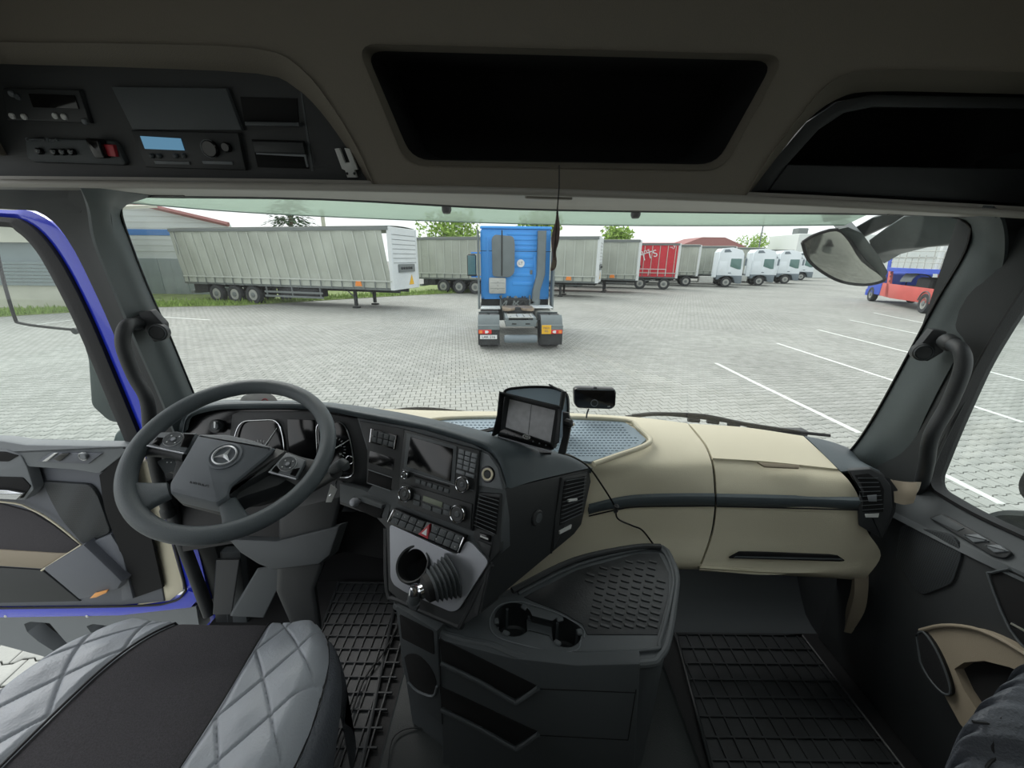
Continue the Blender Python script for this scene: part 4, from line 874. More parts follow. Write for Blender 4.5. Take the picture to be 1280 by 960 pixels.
sh_ = PY(300, 600, .95)
obj('shroud', MB().loft([[sh_.lerp(PY(300, 580, .86), t) + V(math.cos(a) * r * 1.5, 0, math.sin(a) * r * .8) for a in np.linspace(0, 2 * math.pi, 17)[:-1]] for t, r in ((-.6, .085), (0, .08), (.7, .06), (.9, .05))]), 'rubber', fc)
obj('key_ring', MB().tube([PY(421, 601, .93), PY(418, 612, .925), PY(412, 620, .92)], .002, 6), 'chrome', fc); obj('key', MB().prism([PY(413, 606, .92), PY(421, 612, .92), PY(414, 628, .92), (PY(407, 628, .92))], V(0, -1, .2), .004, .0005), 'whiteplastic', fc)
# pedal bracket, pedals
pd = empty('pedal_set', PZ(330, 765, FZ + .02), 'grey pedal bracket standing in the driver footwell', 'pedal')
obj('bracket', MB().loft([rnd([PY(*q) for q in l], .006) for l in ([(322, 712, 1.08), (362, 706, 1.08), (362, 704, 1.11), (322, 710, 1.11)], [(288, 770, 1.04), (330, 772, 1.04), (330, 768, 1.07), (288, 766, 1.07)])]), 'charcoal', pd)
obj('pedal_arm', MB().loft([rnd([PY(*q) for q in l], .006) for l in ([(270, 700, 1.12), (300, 700, 1.12), (300, 698, 1.15), (270, 698, 1.15)], [(266, 768, 1.06), (290, 768, 1.06), (290, 765, 1.09), (266, 765, 1.09)])]), 'black', pd)
bs = empty('door_sill_paint', PY(240, 730, 1.2), 'blue painted door sill corner below the steering wheel', 'sill')
obj('sill_panel', MB().prism([PY(228, 690, 1.22), PY(262, 690, 1.22), PY(272, 790, 1.2), PY(246, 790, 1.2)], V(0, -1, 0), .03, .004), 'bluepaint', bs)
obj('sill_fold', MB().tube([PY(240, 690, 1.2), PY(262, 790, 1.18)], .006, 8), 'bluepaint', bs); obj('hinge_loop', MB().tube(catm([PY(246, 700, 1.19), PY(256, 706, 1.18), PY(258, 722, 1.18), PY(250, 730, 1.18)], 3), .005, 8), 'black', bs)
for k, (x0, x1) in enumerate(((262, 284), (276, 300))): obj('wall_rib', MB().prism([PY(x0, 690, 1.17), PY(x1, 690, 1.17), PY(x1 + 10, 790, 1.15), PY(x0 + 8, 790, 1.15)], V(0, -1, 0), .03, .004), ('black', 'charcoal')[k], bs)

# ================================================================== CENTRE CONSOLE BOX
TZ = 1.80
cc_ = empty('centre_console', (.1, .75, FZ), 'black floor console with cup holders, ribbed tray and open front bins', 'console')
top = [(494, 754), (545, 786), (585, 799), (615, 805), (660, 822), (722, 828), (808, 827), (824, 819), (835, 798), (843, 750), (846, 718), (840, 700), (828, 683), (793, 684), (720, 699), (647, 736), (600, 745), (540, 735)]
TPp = [PZ(u, v, TZ) for u, v in top]
cA, cB = PZ(642, 774, TZ), PZ(706, 790, TZ); rA, rB = .047, .039
def circ(c, r, n=28): return [c + V(math.cos(a), math.sin(a), 0) * r for a in [2 * math.pi * k / n for k in range(n)]]
# both cup mouths joined by a neck
nk = []; d_ = (cB - cA).normalized(); s_ = V(-d_.y, d_.x, 0); a0 = math.atan2(d_.y, d_.x)
for k in range(21): a = a0 + .45 + (2 * math.pi - .9) * k / 20; nk.append(cA + V(math.cos(a), math.sin(a), 0) * rA)
for k in range(21): a = a0 + math.pi + .55 + (2 * math.pi - 1.1) * k / 20; nk.append(cB + V(math.cos(a), math.sin(a), 0) * rB)
obj('top_panel', MB().holed(TPp, [nk], V(0, 0, 1), .012), 'charcoal', cc_, sharp=30)
obj('edge_roll', MB().tube(catm([p + V(0, 0, -.006) for p in TPp + [TPp[0]]], 3), .0095, 10), 'charcoal', cc_)
bot = []
cen_ = V(.1, .82, 0)
for p in TPp: q = cen_ + (p - cen_) * .96; bot.append(V(q.x, q.y, FZ))
obj('body', MB().loft([[V(p.x, p.y, TZ - .008) for p in TPp], [V(p.x, p.y, TZ - .2).lerp(V(b.x, b.y, TZ - .2), .3) for p, b in zip(TPp, bot)], bot], caps=False), 'charcoal', cc_, sharp=40)
wl_ = obj('cup_wall', MB().loft([[p + V(0, 0, .002) for p in nk], [p + V(0, 0, -.075) for p in nk]], caps=False), 'black', cc_)
for c, r in ((cA, rA), (cB, rB)):
    cu = obj('cup_base', MB().lathe([(r, -.075), (r * .9, -.08), (.001, -.08)], c, V(0, 0, 1), 24, caps=False), 'black', cc_)
    for a in range(4): obj('cup_rib', MB().box(c.x + math.cos(a * 1.57 + .4) * r * .9 - .003, c.x + math.cos(a * 1.57 + .4) * r * .9 + .003, c.y + math.sin(a * 1.57 + .4) * r * .9 - .003, c.y + math.sin(a * 1.57 + .4) * r * .9 + .003, TZ - .075, TZ - .01), 'charcoal', cu, sharp=None)
mid = cA.lerp(cB, .52); obj('neck_floor', MB().box(mid.x - .03, mid.x + .03, mid.y - .035, mid.y + .035, TZ - .05, TZ - .02), 'charcoal', cc_)
for c, r, a in ((cA, rA, -2.0), (cA, rA, .9), (cA, rA, 3.3), (cB, rB, -2.2), (cB, rB, 0.0), (cB, rB, 1.8)):
    p = c + V(math.cos(a), math.sin(a), 0) * (r - .004); obj('cup_clip', MB().cbox(-.008, .008, -.006, .006, 0, .006, .002, Matrix.Translation((p.x, p.y, TZ - .002)) @ Matrix.Rotation(a + 1.57, 4, 'Z')), 'charcoal', cc_)
obj('cup_surround', MB().tube(catm([PZ(u, v, TZ + .001) for u, v in [(726, 800), (722, 812), (700, 815), (660, 808), (622, 796), (612, 778), (622, 758), (645, 752), (665, 756), (700, 768), (728, 785), (730, 797)]] , 4), .0014, 6), 'grey', cc_)
ty = [(655, 746), (722, 712), (795, 692), (824, 691), (836, 716), (835, 745), (822, 793), (734, 793), (728, 780), (700, 764), (668, 752)]
tray = slab('tray_mat', ty, Pl(V(0, 0, TZ), V(0, 0, 1)), 'matrubber', cc_, .004, .001, off=.002)
obj('tray_rim', MB().tube(catm([PZ(u, v, TZ + .004) for u, v in [(648, 742), (720, 707), (794, 688), (826, 687), (841, 716), (839, 747), (825, 800), (814, 812), (716, 816)]], 4), .004, 8), 'charcoal', cc_)
obj('tray_lip_back', MB().tube(catm([PZ(u, v, TZ + .012) for u, v in [(640, 738), (718, 700), (792, 684), (826, 683)]], 4), .008, 8), 'black', cc_)
mb = MB()
for i in range(7):
    for j in range(11):
        u, v = 726 + i * 15 + j * 1.5, 782 - j * 8 + (i % 2) * 0
        q = PZ(u, v, TZ + .004)
        if 735 < u < 828 - max(0, (v - 745)) * .25 and v > 712 - (u - 722) * .25 + 4:
            m_ = Matrix.Translation(q) @ Matrix.Rotation(-.35, 4, 'Z'); mb.cbox(-.011, .011, -.0035, .0035, -.002, .0015, .001, m_)
obj('tray_ribs', mb, 'matrubber', tray, kind='stuff')
# front bins
a_, b_ = PZ(548, 797, TZ), PZ(690, 832, TZ); FR = Pl(a_ + (b_ - a_).cross(V(0, 0, 1)).normalized() * 0, (b_ - a_).cross(V(0, 0, 1)))
a2, b2 = PZ(496, 760, TZ), PZ(546, 793, TZ); FLp = Pl(a2, (b2 - a2).cross(V(0, 0, 1)))
slab('front_face', [(548, 799), (640, 823), (720, 832), (800, 830), (790, 1010), (553, 960)], FR, 'charcoal', cc_, .03, .004, off=.004)
slab('side_face', [(495, 757), (546, 789), (553, 907), (512, 872), (502, 830)], FLp, 'charcoal', cc_, .03, .004, off=.004)
for dy, nm in ((0, 'bin'), (58, 'bin')):
    k = dy / 58
    b_n = slab('storage_bin', [(549, 800 + dy), (566, 806 + dy * 1.02), (672, 858 + dy * .98), (644, 874 + dy), (552, 826 + dy * .98)], FR, 'deep', cc_, .01, .001, off=.0055)
    obj('bin_lip', MB().tube(catm([FR.hit(551, 829 + dy, .009), FR.hit(600, 853 + dy, .013), FR.hit(640, 876 + dy, .015), FR.hit(650, 876 + dy, .015), FR.hit(673, 860 + dy, .009)], 3), .0055, 8), 'charcoal', b_n)
for a, b in (((673, 861), (795, 866)), ((673, 919), (785, 925)), ((795, 862), (785, 925)), ((549, 799), (553, 905))): obj('panel_joint', MB().tube([FR.hit(*a, .0045), FR.hit(*b, .0045)], .0012, 5), 'deep', cc_)
sq = slab('square_bin', [(499, 768), (541, 789), (543, 819), (502, 798)], FLp, 'deep', cc_, .006, .001, off=.0055, r=.006)
ov = slab('oval_bin', smc([(505, 822), (520, 818), (536, 832), (545, 852), (541, 868), (522, 862), (508, 846)]), FLp, 'deep', cc_, .006, .001, off=.0055)
obj('bin_edge', MB().tube(catm([FLp.hit(*q, .007) for q in ((510, 852), (522, 864), (541, 870), (546, 858))], 3), .003, 6), 'grey', ov)
obj('latch', MB().prism([FLp.hit(*q, .01) for q in ((507, 752), (522, 758), (520, 764), (512, 762))], FLp.n, .01, .002), 'charcoal', cc_)

# ================================================================== FLOOR FITTINGS
tc_ = obj('tunnel_cover', MB().surf([[V(x, y, z) for y in (.2, .6, 1.0, 1.15)] for x, z in ((-.36, FZ), (-.345, FZ + .035), (-.3, FZ + .05), (.1, FZ + .06), (.47, FZ + .05), (.52, FZ + .035), (.54, FZ))], 3, 3, .0), mat('floor_plastic', '2b3030', .5, bump=.5, bscale=400), None, kind='structure', label='dark plastic floor tunnel cover between the two rubber mats')
obj('tunnel_groove', MB().tube(catm([PZ(u, v, FZ + .058) for u, v in [(484, 965), (490, 925), (508, 911), (532, 912), (560, 928), (600, 965)]], 4), .0022, 6), 'black', tc_)
obj('trim_6', MB().surf([[V(x, 1.13, FZ), V(x, 1.2, FZ + .02), V(x, 1.28, FZ + .12), V(x, 1.42, FZ + .3), V(x, 1.49, FZ + .6)] for x in (.38, .8, 1.23)], 2, 4, .0), 'charcoal', None, kind='structure', label='dark sloping toe board under the glovebox')
obj('trim_7', MB().surf([[V(x, 1.36, FZ), V(x, 1.4, FZ + .1), V(x, 1.46, FZ + .4), V(x, 1.49, FZ + .6)] for x in (-1.1, -.6, -.3)], 2, 4, .0), 'deep', None, kind='structure', label='dark toe board of the driver footwell')
def rubber_mat(lab, y0, y1, xl, xr, dx, dy):
    t = empty('rubber_mat', ((xl(y0) + xr(y0)) / 2, (y0 + y1) / 2, FZ), lab, 'floor mat', 'ribbed rubber floor mats')
    obj('base_sheet', MB().prism([V(xl(y0), y0, FZ + .006), V(xr(y0), y0, FZ + .006), V(xr(y1), y1, FZ + .006), V(xl(y1), y1, FZ + .006)], V(0, 0, 1), .005), 'matrubber', t, sharp=None)
    mb = MB(); n = int((y1 - y0) / dy); w = .0028; z0, z1 = FZ + .005, FZ + .013
    for k in range(n + 1):
        y = y0 + (y1 - y0) * k / n; mb.prism([V(xl(y), y - w, z1), V(xr(y), y - w, z1), V(xr(y), y + w, z1), V(xl(y), y + w, z1)], V(0, 0, 1), .008, .0012)
    x = min(xl(y0), xl(y1)) ; X1 = max(xr(y0), xr(y1))
    while x < X1:
        for k in range(n):
            ya = y0 + (y1 - y0) * k / n; yb = y0 + (y1 - y0) * (k + 1) / n
            if xl(ya) < x < xr(ya): mb.box(x - w * .8, x + w * .8, ya, yb, z0, z1 - .001)
        x += dx
    obj('ribs', mb, 'matrubber', t, sharp=20, kind='stuff')
    P_ = [V(xl(y0), y0, FZ + .008), V(xr(y0), y0, FZ + .008), V(xr(y1), y1, FZ + .008), V(xl(y1), y1, FZ + .008)]
    obj('border', MB().tube(P_ + [P_[0]], .007, 8), 'matrubber', t)
    return t
rubber_mat('black ribbed rubber mat in the driver footwell beside the seat', .45, 1.34, lambda y: -.66 - (y - .7) * .12, lambda y: -.375 - (max(0, y - .98)) * .28, .034, .048)
rubber_mat('black ribbed rubber mat in the passenger footwell', .45, 1.115, lambda y: .565 + (y - .71) * .15, lambda y: 1.10, .046, .052)
obj('mat_wire', MB().tube(catm([PZ(500, 778, FZ + .02), PZ(480, 815, FZ + .02), PZ(455, 850, FZ + .02), PZ(428, 925, FZ + .02), PZ(412, 965, FZ + .02)], 4), .003, 6), 'rubber', None, label='thin black wire lying across the driver rubber mat', cat='wire')

# ================================================================== STEERING WHEEL
az, el = .3, 1.03
WC = V(-.643, .82, 2.215); WN = V(math.sin(az) * math.cos(el), -math.cos(az) * math.cos(el), math.sin(el))
WP = Pl(WC, WN)
sw_ = empty('steering_wheel', WC, 'large dark grey steering wheel with star emblem hub in front of the driver seat', 'steering wheel')
M['wheelskin'] = mat('wheel_skin', '555d61', .45, bump=.5, bscale=600)
M['hub'] = mat('hub_skin', '6b7177', .5, bump=.4, bscale=800)
RR, RT = .1985, .0195
ua = WN.cross(V(0, 0, 1)).normalized(); ub = WN.cross(ua)
def wpt(a, r, h=0): return WC + (ua * math.cos(a) + ub * math.sin(a)) * r + WN * h
L = []
for k in range(96):
    a = 2 * math.pi * k / 96; rad = (ua * math.cos(a) + ub * math.sin(a)); c = WC + rad * RR
    gr = 1 + (.03 * max(0, math.sin(a * 26)) if True else 0)   # finger grips on the back
    L.append([c + (rad * math.cos(t) * RT * .95 + WN * math.sin(t) * RT * (1 if math.sin(t) > 0 else gr)) for t in [2 * math.pi * j / 16 for j in range(16)]])
obj('rim', MB().loft(L + [L[0]], caps=False), 'wheelskin', sw_)
def wslab(nm, pts, m, th=.03, bev=.006, off=0, r=.008, par=sw_, **kw):
    p = WP.H(pts, off); return obj(nm, MB().prism(rnd(p, r) if r else p, WP.n, th, bev), m, par, sharp=40, **kw)
wslab('hub_back', [(225, 560), (250, 545), (340, 560), (375, 585), (350, 606), (300, 622), (280, 636), (212, 618), (215, 590)], 'black', .05, .006, off=-.008, r=.012)
wslab('airbag_cover', [(247, 541), (285, 541.5), (318, 549), (344, 559), (330, 572), (287, 607), (284, 620), (270, 629), (211, 615), (210, 604), (228, 574)], 'hub', .05, .010, off=.022, r=.006)
wslab('cover_flank', [(344, 559), (360, 563), (352, 572), (334, 588), (294, 610), (289, 620), (284, 620), (288, 607), (330, 574)], 'black', .04, .006, off=.014, r=.004)
def spoke(nm, a, b, c, d, m, h0=.008, h1=0.0, w=.012):
    """from hub edge a-b to rim edge c-d"""
    A, B, C, D = WP.hit(*a, h0), WP.hit(*b, h0), WP.hit(*c, h1), WP.hit(*d, h1)
    mid1, mid2 = A.lerp(C, .5) + (B - A) * .06, B.lerp(D, .5) - (B - A) * .06; L = []
    for p, q in ((A, B), (mid1, mid2), (C, D)):
        e = (q - p).normalized() * .006; L.append([p - WN * w, p + e * .2 - WN * .003, p + e * 1.4 + WN * .002, q - e * 1.4 + WN * .002, q - e * .2 - WN * .003, q - WN * w])
    n_ = len(L[0]); L2 = [catm([l[i] for l in L], 5) for i in range(n_)]; L3 = list(zip(*L2))
    return obj(nm, MB().loft([list(l) for l in L3]), m, sw_, sharp=50)
spoke('left_spoke', (208, 602), (212, 620), (152, 600), (168, 645), 'wheelskin')
spoke('lower_spoke', (272, 634), (294, 620), (276, 664), (318, 650), 'wheelskin')
spoke('upper_left_spoke', (246, 541), (226, 574), (190, 538), (172, 567), 'black', .004, -.004)
spoke('upper_right_spoke', (356, 562), (334, 590), (402, 575), (376, 608), 'black', .004, -.004)
def pod(pts, knob_c, extra, nm='button_pod'):
    p = wslab(nm, pts, 'grey', .012, .002, off=.014, r=.003)
    k = obj('dial', MB().lathe([(.0185, -.004), (.0185, .002), (.017, .0035), (.0075, .0025), (.006, .0045), (.001, .005)], WP.hit(*knob_c, .0145), WP.n, 24), 'charcoal', p)
    obj('dial_ring', MB().lathe([(.0195, 0), (.0185, .003), (.0175, .0015), (.0195, 0)], WP.hit(*knob_c, .0145), WP.n, 28, caps=False), 'bright', k)
    obj('dial_centre', MB().lathe([(.005, .0), (.004, .002)], WP.hit(*knob_c, .0185), WP.n, 14), 'silver', k)
    for a in range(4): q = WP.hit(*knob_c, .018) + (ua * math.cos(a * 1.57 + .5) + ub * math.sin(a * 1.57 + .5)) * .012; obj('dial_symbol', MB().lathe([(.0016, 0), (.0014, .0006)], q, WP.n, 6), 'white', k)
    for e in extra: wslab('pod_key', e, 'black_gloss', .004, .001, off=.0165, r=.002, par=p)
    return p
pod([(184, 556), (201, 540), (246, 541), (231, 565)], (216.5, 549), ([(189, 555), (196, 546), (205, 547), (198, 557)], [(229, 542), (243, 542.5), (234, 559), (225, 558)]))
pod([(358, 565), (382, 575), (371, 597), (336, 589)], (359.5, 580), ([(339, 588), (345, 581), (350, 587), (347, 591)], [(366, 586), (375, 584), (369, 595), (362, 593)]))
for a, b in (((184, 557), (230, 567)), ((336, 590), (370, 599))): obj('silver_trim', MB().tube([WP.hit(*a, .014), WP.hit(*b, .014)], .0018, 6), 'silver', sw_)
# star in ring
ec = WP.hit(281, 569.5, .024)
em = obj('emblem_dish', MB().lathe([(.034, -.004), (.034, .001), (.030, .0015), (.027, -.002), (.001, -.003)], ec, WP.n, 36), 'hub', sw_)
obj('emblem_ring', MB().lathe([(.0245, -.001), (.0245, .003), (.0228, .004), (.0215, .003), (.0215, -.001), (.0245, -.001)], ec, WP.n, 36, caps=False), 'bright', em)
# the star is upright with the rim turned slightly
mb = MB(); d0 = (WP.hit(289, 560, .024) - ec).normalized(); s0 = WP.n.cross(d0)
for k in range(3):
    a = k * 2 * math.pi / 3; d = d0 * math.cos(a) + s0 * math.sin(a); a1 = a + math.pi / 3; a2 = a - math.pi / 3
    e1, e2 = d0 * math.cos(a1) + s0 * math.sin(a1), d0 * math.cos(a2) + s0 * math.sin(a2)
    top_, t_, l_, r_ = ec + WP.n * .0055, ec + d * .0222 + WP.n * .001, ec + e1 * .0052 + WP.n * .001, ec + e2 * .0052 + WP.n * .001
    mb.add([top_, t_, l_, r_], [(0, 1, 2), (0, 3, 1), (1, 3, 2)])
obj('star', mb, 'bright', em, sharp=10)
exw = (WP.hit(262, 610, .024) - WP.hit(240, 605, .024))
text('cover_lettering', 'AIRBAG', WP.hit(249, 606, .0225), exw, V(0, 0, 1), .0125, 'black', sw_, depth=.0003)
# stalks
sk = empty('left_stalk', WP.hit(215, 585, -.04), 'black wiper stalk sticking out below the left spoke', 'stalk')
obj('stalk_head', MB().loft([rnd(WP.H(l, o_), .005) for l, o_ in (([(196, 577), (214, 570), (226, 586), (206, 592)], -.02), ([(196, 577), (214, 570), (226, 586), (206, 592)], -.045))]), 'charcoal', sk)
obj('stalk_stem', MB().tube([WP.hit(212, 582, -.033), WP.hit(238, 594, -.04)], [.013, .011], 12), 'black', sk)
for x in (209, 214): obj('stalk_mark', MB().lathe([(.0015, 0), (.0012, .001)], WP.hit(x, 578, -.02), WP.n, 6), 'white', sk)
sk = empty('right_stalk', WP.hit(415, 592, -.04), 'black multi-function stalk right of the steering wheel', 'stalk')
obj('stalk_arm', MB().tube([PY(385, 612, .92), PY(408, 598, .90), PY(420, 590, .88)], [.013, .015, .017], 12, 3), 'black', sk)
obj('stalk_tip', MB().tube([PY(415, 588, .88), PY(428, 580, .87), PY(433, 586, .87)], [.012, .015, .009], 14, 3), 'charcoal', sk)
obj('tip_ring', MB().tube([PY(404, 592, .885), PY(414, 585, .875), PY(424, 577, .865)], .004, 8, 3), 'grey', sk)

# ================================================================== DEVICES ON THE DASH
mo = empty('reversing_monitor', PY(665, 565, .93), 'black reversing monitor with sun hood standing on the dash pad', 'monitor')
MP = Pl3((625, 495, .985), (702, 512, .915), (693, 560, .895))
obj('body', MB().prism(rnd(MP.H([(630, 494), (698, 510), (692, 562), (624, 542)]), .004), MP.n, .028, .003), 'black', mo)
scr = slab('screen', [(637, 499), (694, 513), (688, 553), (632, 534)], MP, mat('monitor_screen_reflection', 'b4b5b8', .45, var=.12, vscale=60), mo, .002, 0, off=.001)  # pale mottled grey paints the reflections into the screen colour
slab('screen_seam', [(664, 506), (664.6, 506), (660.5, 543), (660, 543)], MP, 'charcoal', scr, .001, 0, off=.0015)
HA = MP.H([(624, 541), (629, 494), (700, 510), (694, 556)], .002); HB = MP.H([(614, 546), (624, 489), (703, 508), (699, 553)], .052)
for i, nm in ((0, 'hood_left'), (1, 'hood_top'), (2, 'hood_right')):
    a, b, c, d = HA[i], HA[i + 1], HB[i + 1], HB[i]
    if i == 0: d = MP.hit(614, 546, .012); c = HB[1]
    nrm = (b - a).cross(c - b).normalized()
    m1 = d.lerp(c, .45) + (a - d).normalized() * .006 if i != 1 else None
    pts = [a, b, c, m1, d] if m1 else [a, b, c, d]
    obj(nm, MB().add(pts + [p + nrm * .003 for p in pts], []).loft([pts, [p + nrm * .003 for p in pts]]), 'black', mo, sharp=20)
slab('control_strip', [(622, 540), (631, 536), (689, 555), (692, 562), (688, 563), (622, 546)], MP, 'black_gloss', mo, .004, .001, off=.003)
for k in range(7):
    if k != 3: disc('control_button', bil([(630, 540), (686, 557), (686, 559), (630, 542)], (k + .5) / 7, .5), MP, .0022, 'grey', mo, .002, off=.005, seg=8)
lo = MP.hit(658, 546, .006); q = ell(lo, MP.n, .0105, 20, .0055); obj('maker_badge', MB().tube(q + [q[0]], .0008, 5), 'whiteplastic', mo); text('badge_letters', 'OEM', lo, MP.hit(668, 549) - MP.hit(650, 544), V(0, 0, 1), .0085, 'whiteplastic', mo)
obj('lower_edge', MB().tube([MP.hit(623, 546, .006), MP.hit(690, 565, .006)], .002, 6), 'silver', mo)
obj('bracket', MB().prism([MP.hit(*q, -.012) for q in ((703, 515), (710, 516), (714, 530), (711, 545), (706, 568), (697, 567), (703, 545))], MP.n, .012, .002), 'black', mo)
obj('foot', MB().box(MP.hit(660, 566).x - .05, MP.hit(660, 566).x + .06, MP.hit(665, 566).y, MP.hit(665, 566).y + .05, MP.hit(672, 567).z - .006, MP.hit(672, 567).z), 'black', mo)
kp = MP.hit(711, 529, .004)
obj('clamp_knob', MB().lathe([(.006, -.012), (.011, -.008), (.011, .006), (.007, .01)], kp, V(.8, -.6, 0), 10), 'black', mo); obj('clamp_nut', MB().lathe([(.005, .01), (.005, .014)], kp, V(.8, -.6, 0), 6), 'chrome', mo)
obj('aerial', MB().tube([MP.hit(701, 512, -.02), MP.hit(705, 489, -.02)], [.0055, .0075], 10), 'black', mo); obj('aerial_arm', MB().tube([MP.hit(704, 490, -.02), MP.hit(686, 480.5, -.02)], .0022, 6), 'black', mo)
rp = empty('rounded_panel', PY(670, 520, 1.3), 'slate rounded panel with black rim behind the reversing monitor', 'panel')
RPn = Pl(PY(670, 500, 1.28), V(0, -1, .25)); lp_ = catm(RPn.H([(630, 500), (632, 488), (650, 484.5), (672, 483.5), (692, 485), (706, 491), (710, 500), (710, 525), (708, 548)]), 4)
obj('panel_face', MB().prism(lp_ + [RPn.hit(630, 548)], RPn.n, .015, .002, off=-.002), 'slate', rp, sharp=40); obj('panel_rim', MB().tube(lp_, .005, 8), 'black_gloss', rp)
tb = empty('toll_device', PY(744, 498, 1.37), 'small black rounded toll box with a round button stuck to the windscreen', 'toll box')
TB = Pl(PY(744, 498, 1.37), V(-.05, -1, .1))
obj('shell', MB().prism(rnd(TB.H([(717, 487), (722, 484.5), (768, 486), (770.5, 490), (769.5, 508), (764, 512), (722, 510.5), (717.5, 505)]), .008), TB.n, .035, .006), 'black_gloss', tb)
slab('display', [(733, 489.5), (756, 490.3), (755.5, 495.3), (732.5, 494.7)], TB, 'screen', tb, .002, 0, off=.001); tring('button_ring', (743, 504), TB, .0125, .0012, 'grey', tb, off=.002)
slab('top_gloss', [(720, 486), (768, 487), (767, 488.2), (721, 487.2)], TB, 'grey', tb, .002, 0, off=.001); text('maker_letters', 'toll', TB.hit(761, 508, .001), V(1, 0, 0), V(0, 0, 1), .007, 'whiteplastic', tb)
obj('cable', MB().tube([PY(736, 511, 1.36), PY(734, 516, 1.36), PY(733, 522, 1.37)], .003, 6, 3), 'black', tb); obj('clip', MB().lathe([(.008, 0), (.006, .006)], PY(744, 485.5, 1.38), V(0, 0, 1), 12), 'black', tb)
sk_ = empty('emission_sticker', PY(324, 505, 1.3), 'whitish rounded speed sticker with a red ring 90 behind the wheel rim', 'sticker')
SKP = Pl(PY(324, 500, 1.30), V(0, -1, .2))
obj('card', MB().prism(SKP.H(smc([(300, 512), (301, 498), (310, 492.5), (325, 490.5), (338, 492.5), (346, 500), (347, 512)])), SKP.n, .003, .0008), mat('card', 'b3b0ab', .7), sk_)
tring('red_ring', (331, 502.5), SKP, .0108, .0015, 'red', sk_, off=.002); text('ring_number', '90', SKP.hit(331, 502.5, .001), V(1, 0, 0), V(0, 0, 1), .013, 'black', sk_); slab('van_mark', [(311, 503), (318, 502), (319, 506), (311, 507)], SKP, 'black', sk_, .001, 0, off=.001)
obj('power_cable', MB().tube(catm([PY(700, 566, .92), PY(716, 571, .96), PY(735, 583, 1.0), PY(750, 603, 1.04), PY(768, 632, 1.055), PY(772, 648, 1.05), PY(790, 657, 1.05), PY(803, 663, 1.05), PY(818, 682, 1.04), PY(832, 700, 1.015), PY(845, 712, .98)], 6), .0028, 8), 'black_gloss', None, label='thin black cable running from the monitor down over the beige dash', cat='cable')
kt = PY(770, 636, 1.045); obj('cable_clip', MB().lathe([(.003, -.016), (.008, -.008), (.006, .004), (.009, .01), (.003, .016)], kt, V(.1, 0, 1), 10), 'black', None, label='small dark clip holding the cable on the dash strip', cat='clip')
# hanging pendant
pdn = empty('hanging_pendant', PY(694, 300, .96), 'brown feather-like pendant hanging on a thin cord below the overhead console', 'pendant')
obj('cord', MB().tube([PY(699, 207, .885), PY(699, 232, .94), PY(697.5, 252, .96), PY(696, 267, .96)], .0013, 6), 'rubber', pdn)
M['pend'] = mat('brown_pendant', '7d6b66', .7, var=.3, vscale=80)
PNP = Pl(PY(694, 300, .96), V(-.1, -1, 0))
obj('feather', MB().prism(PNP.H(smc([(697.5, 252), (698, 266), (700, 285), (698.5, 302), (695, 315), (696, 327), (694, 336), (688, 338), (690.5, 322), (689, 305), (690, 292), (694, 278), (695.5, 264)])), PNP.n, .006, .0015), 'pend', pdn)
obj('quill', MB().tube([PNP.hit(697, 266, .002), PNP.hit(695, 290, .002), PNP.hit(692.5, 322, .002)], .0009, 6), 'rubber', pdn)
slab('paper_tag', [(691, 325), (695.5, 326), (693, 336), (688.8, 335)], PNP, 'beige_d', pdn, .002, .0004, off=.002)

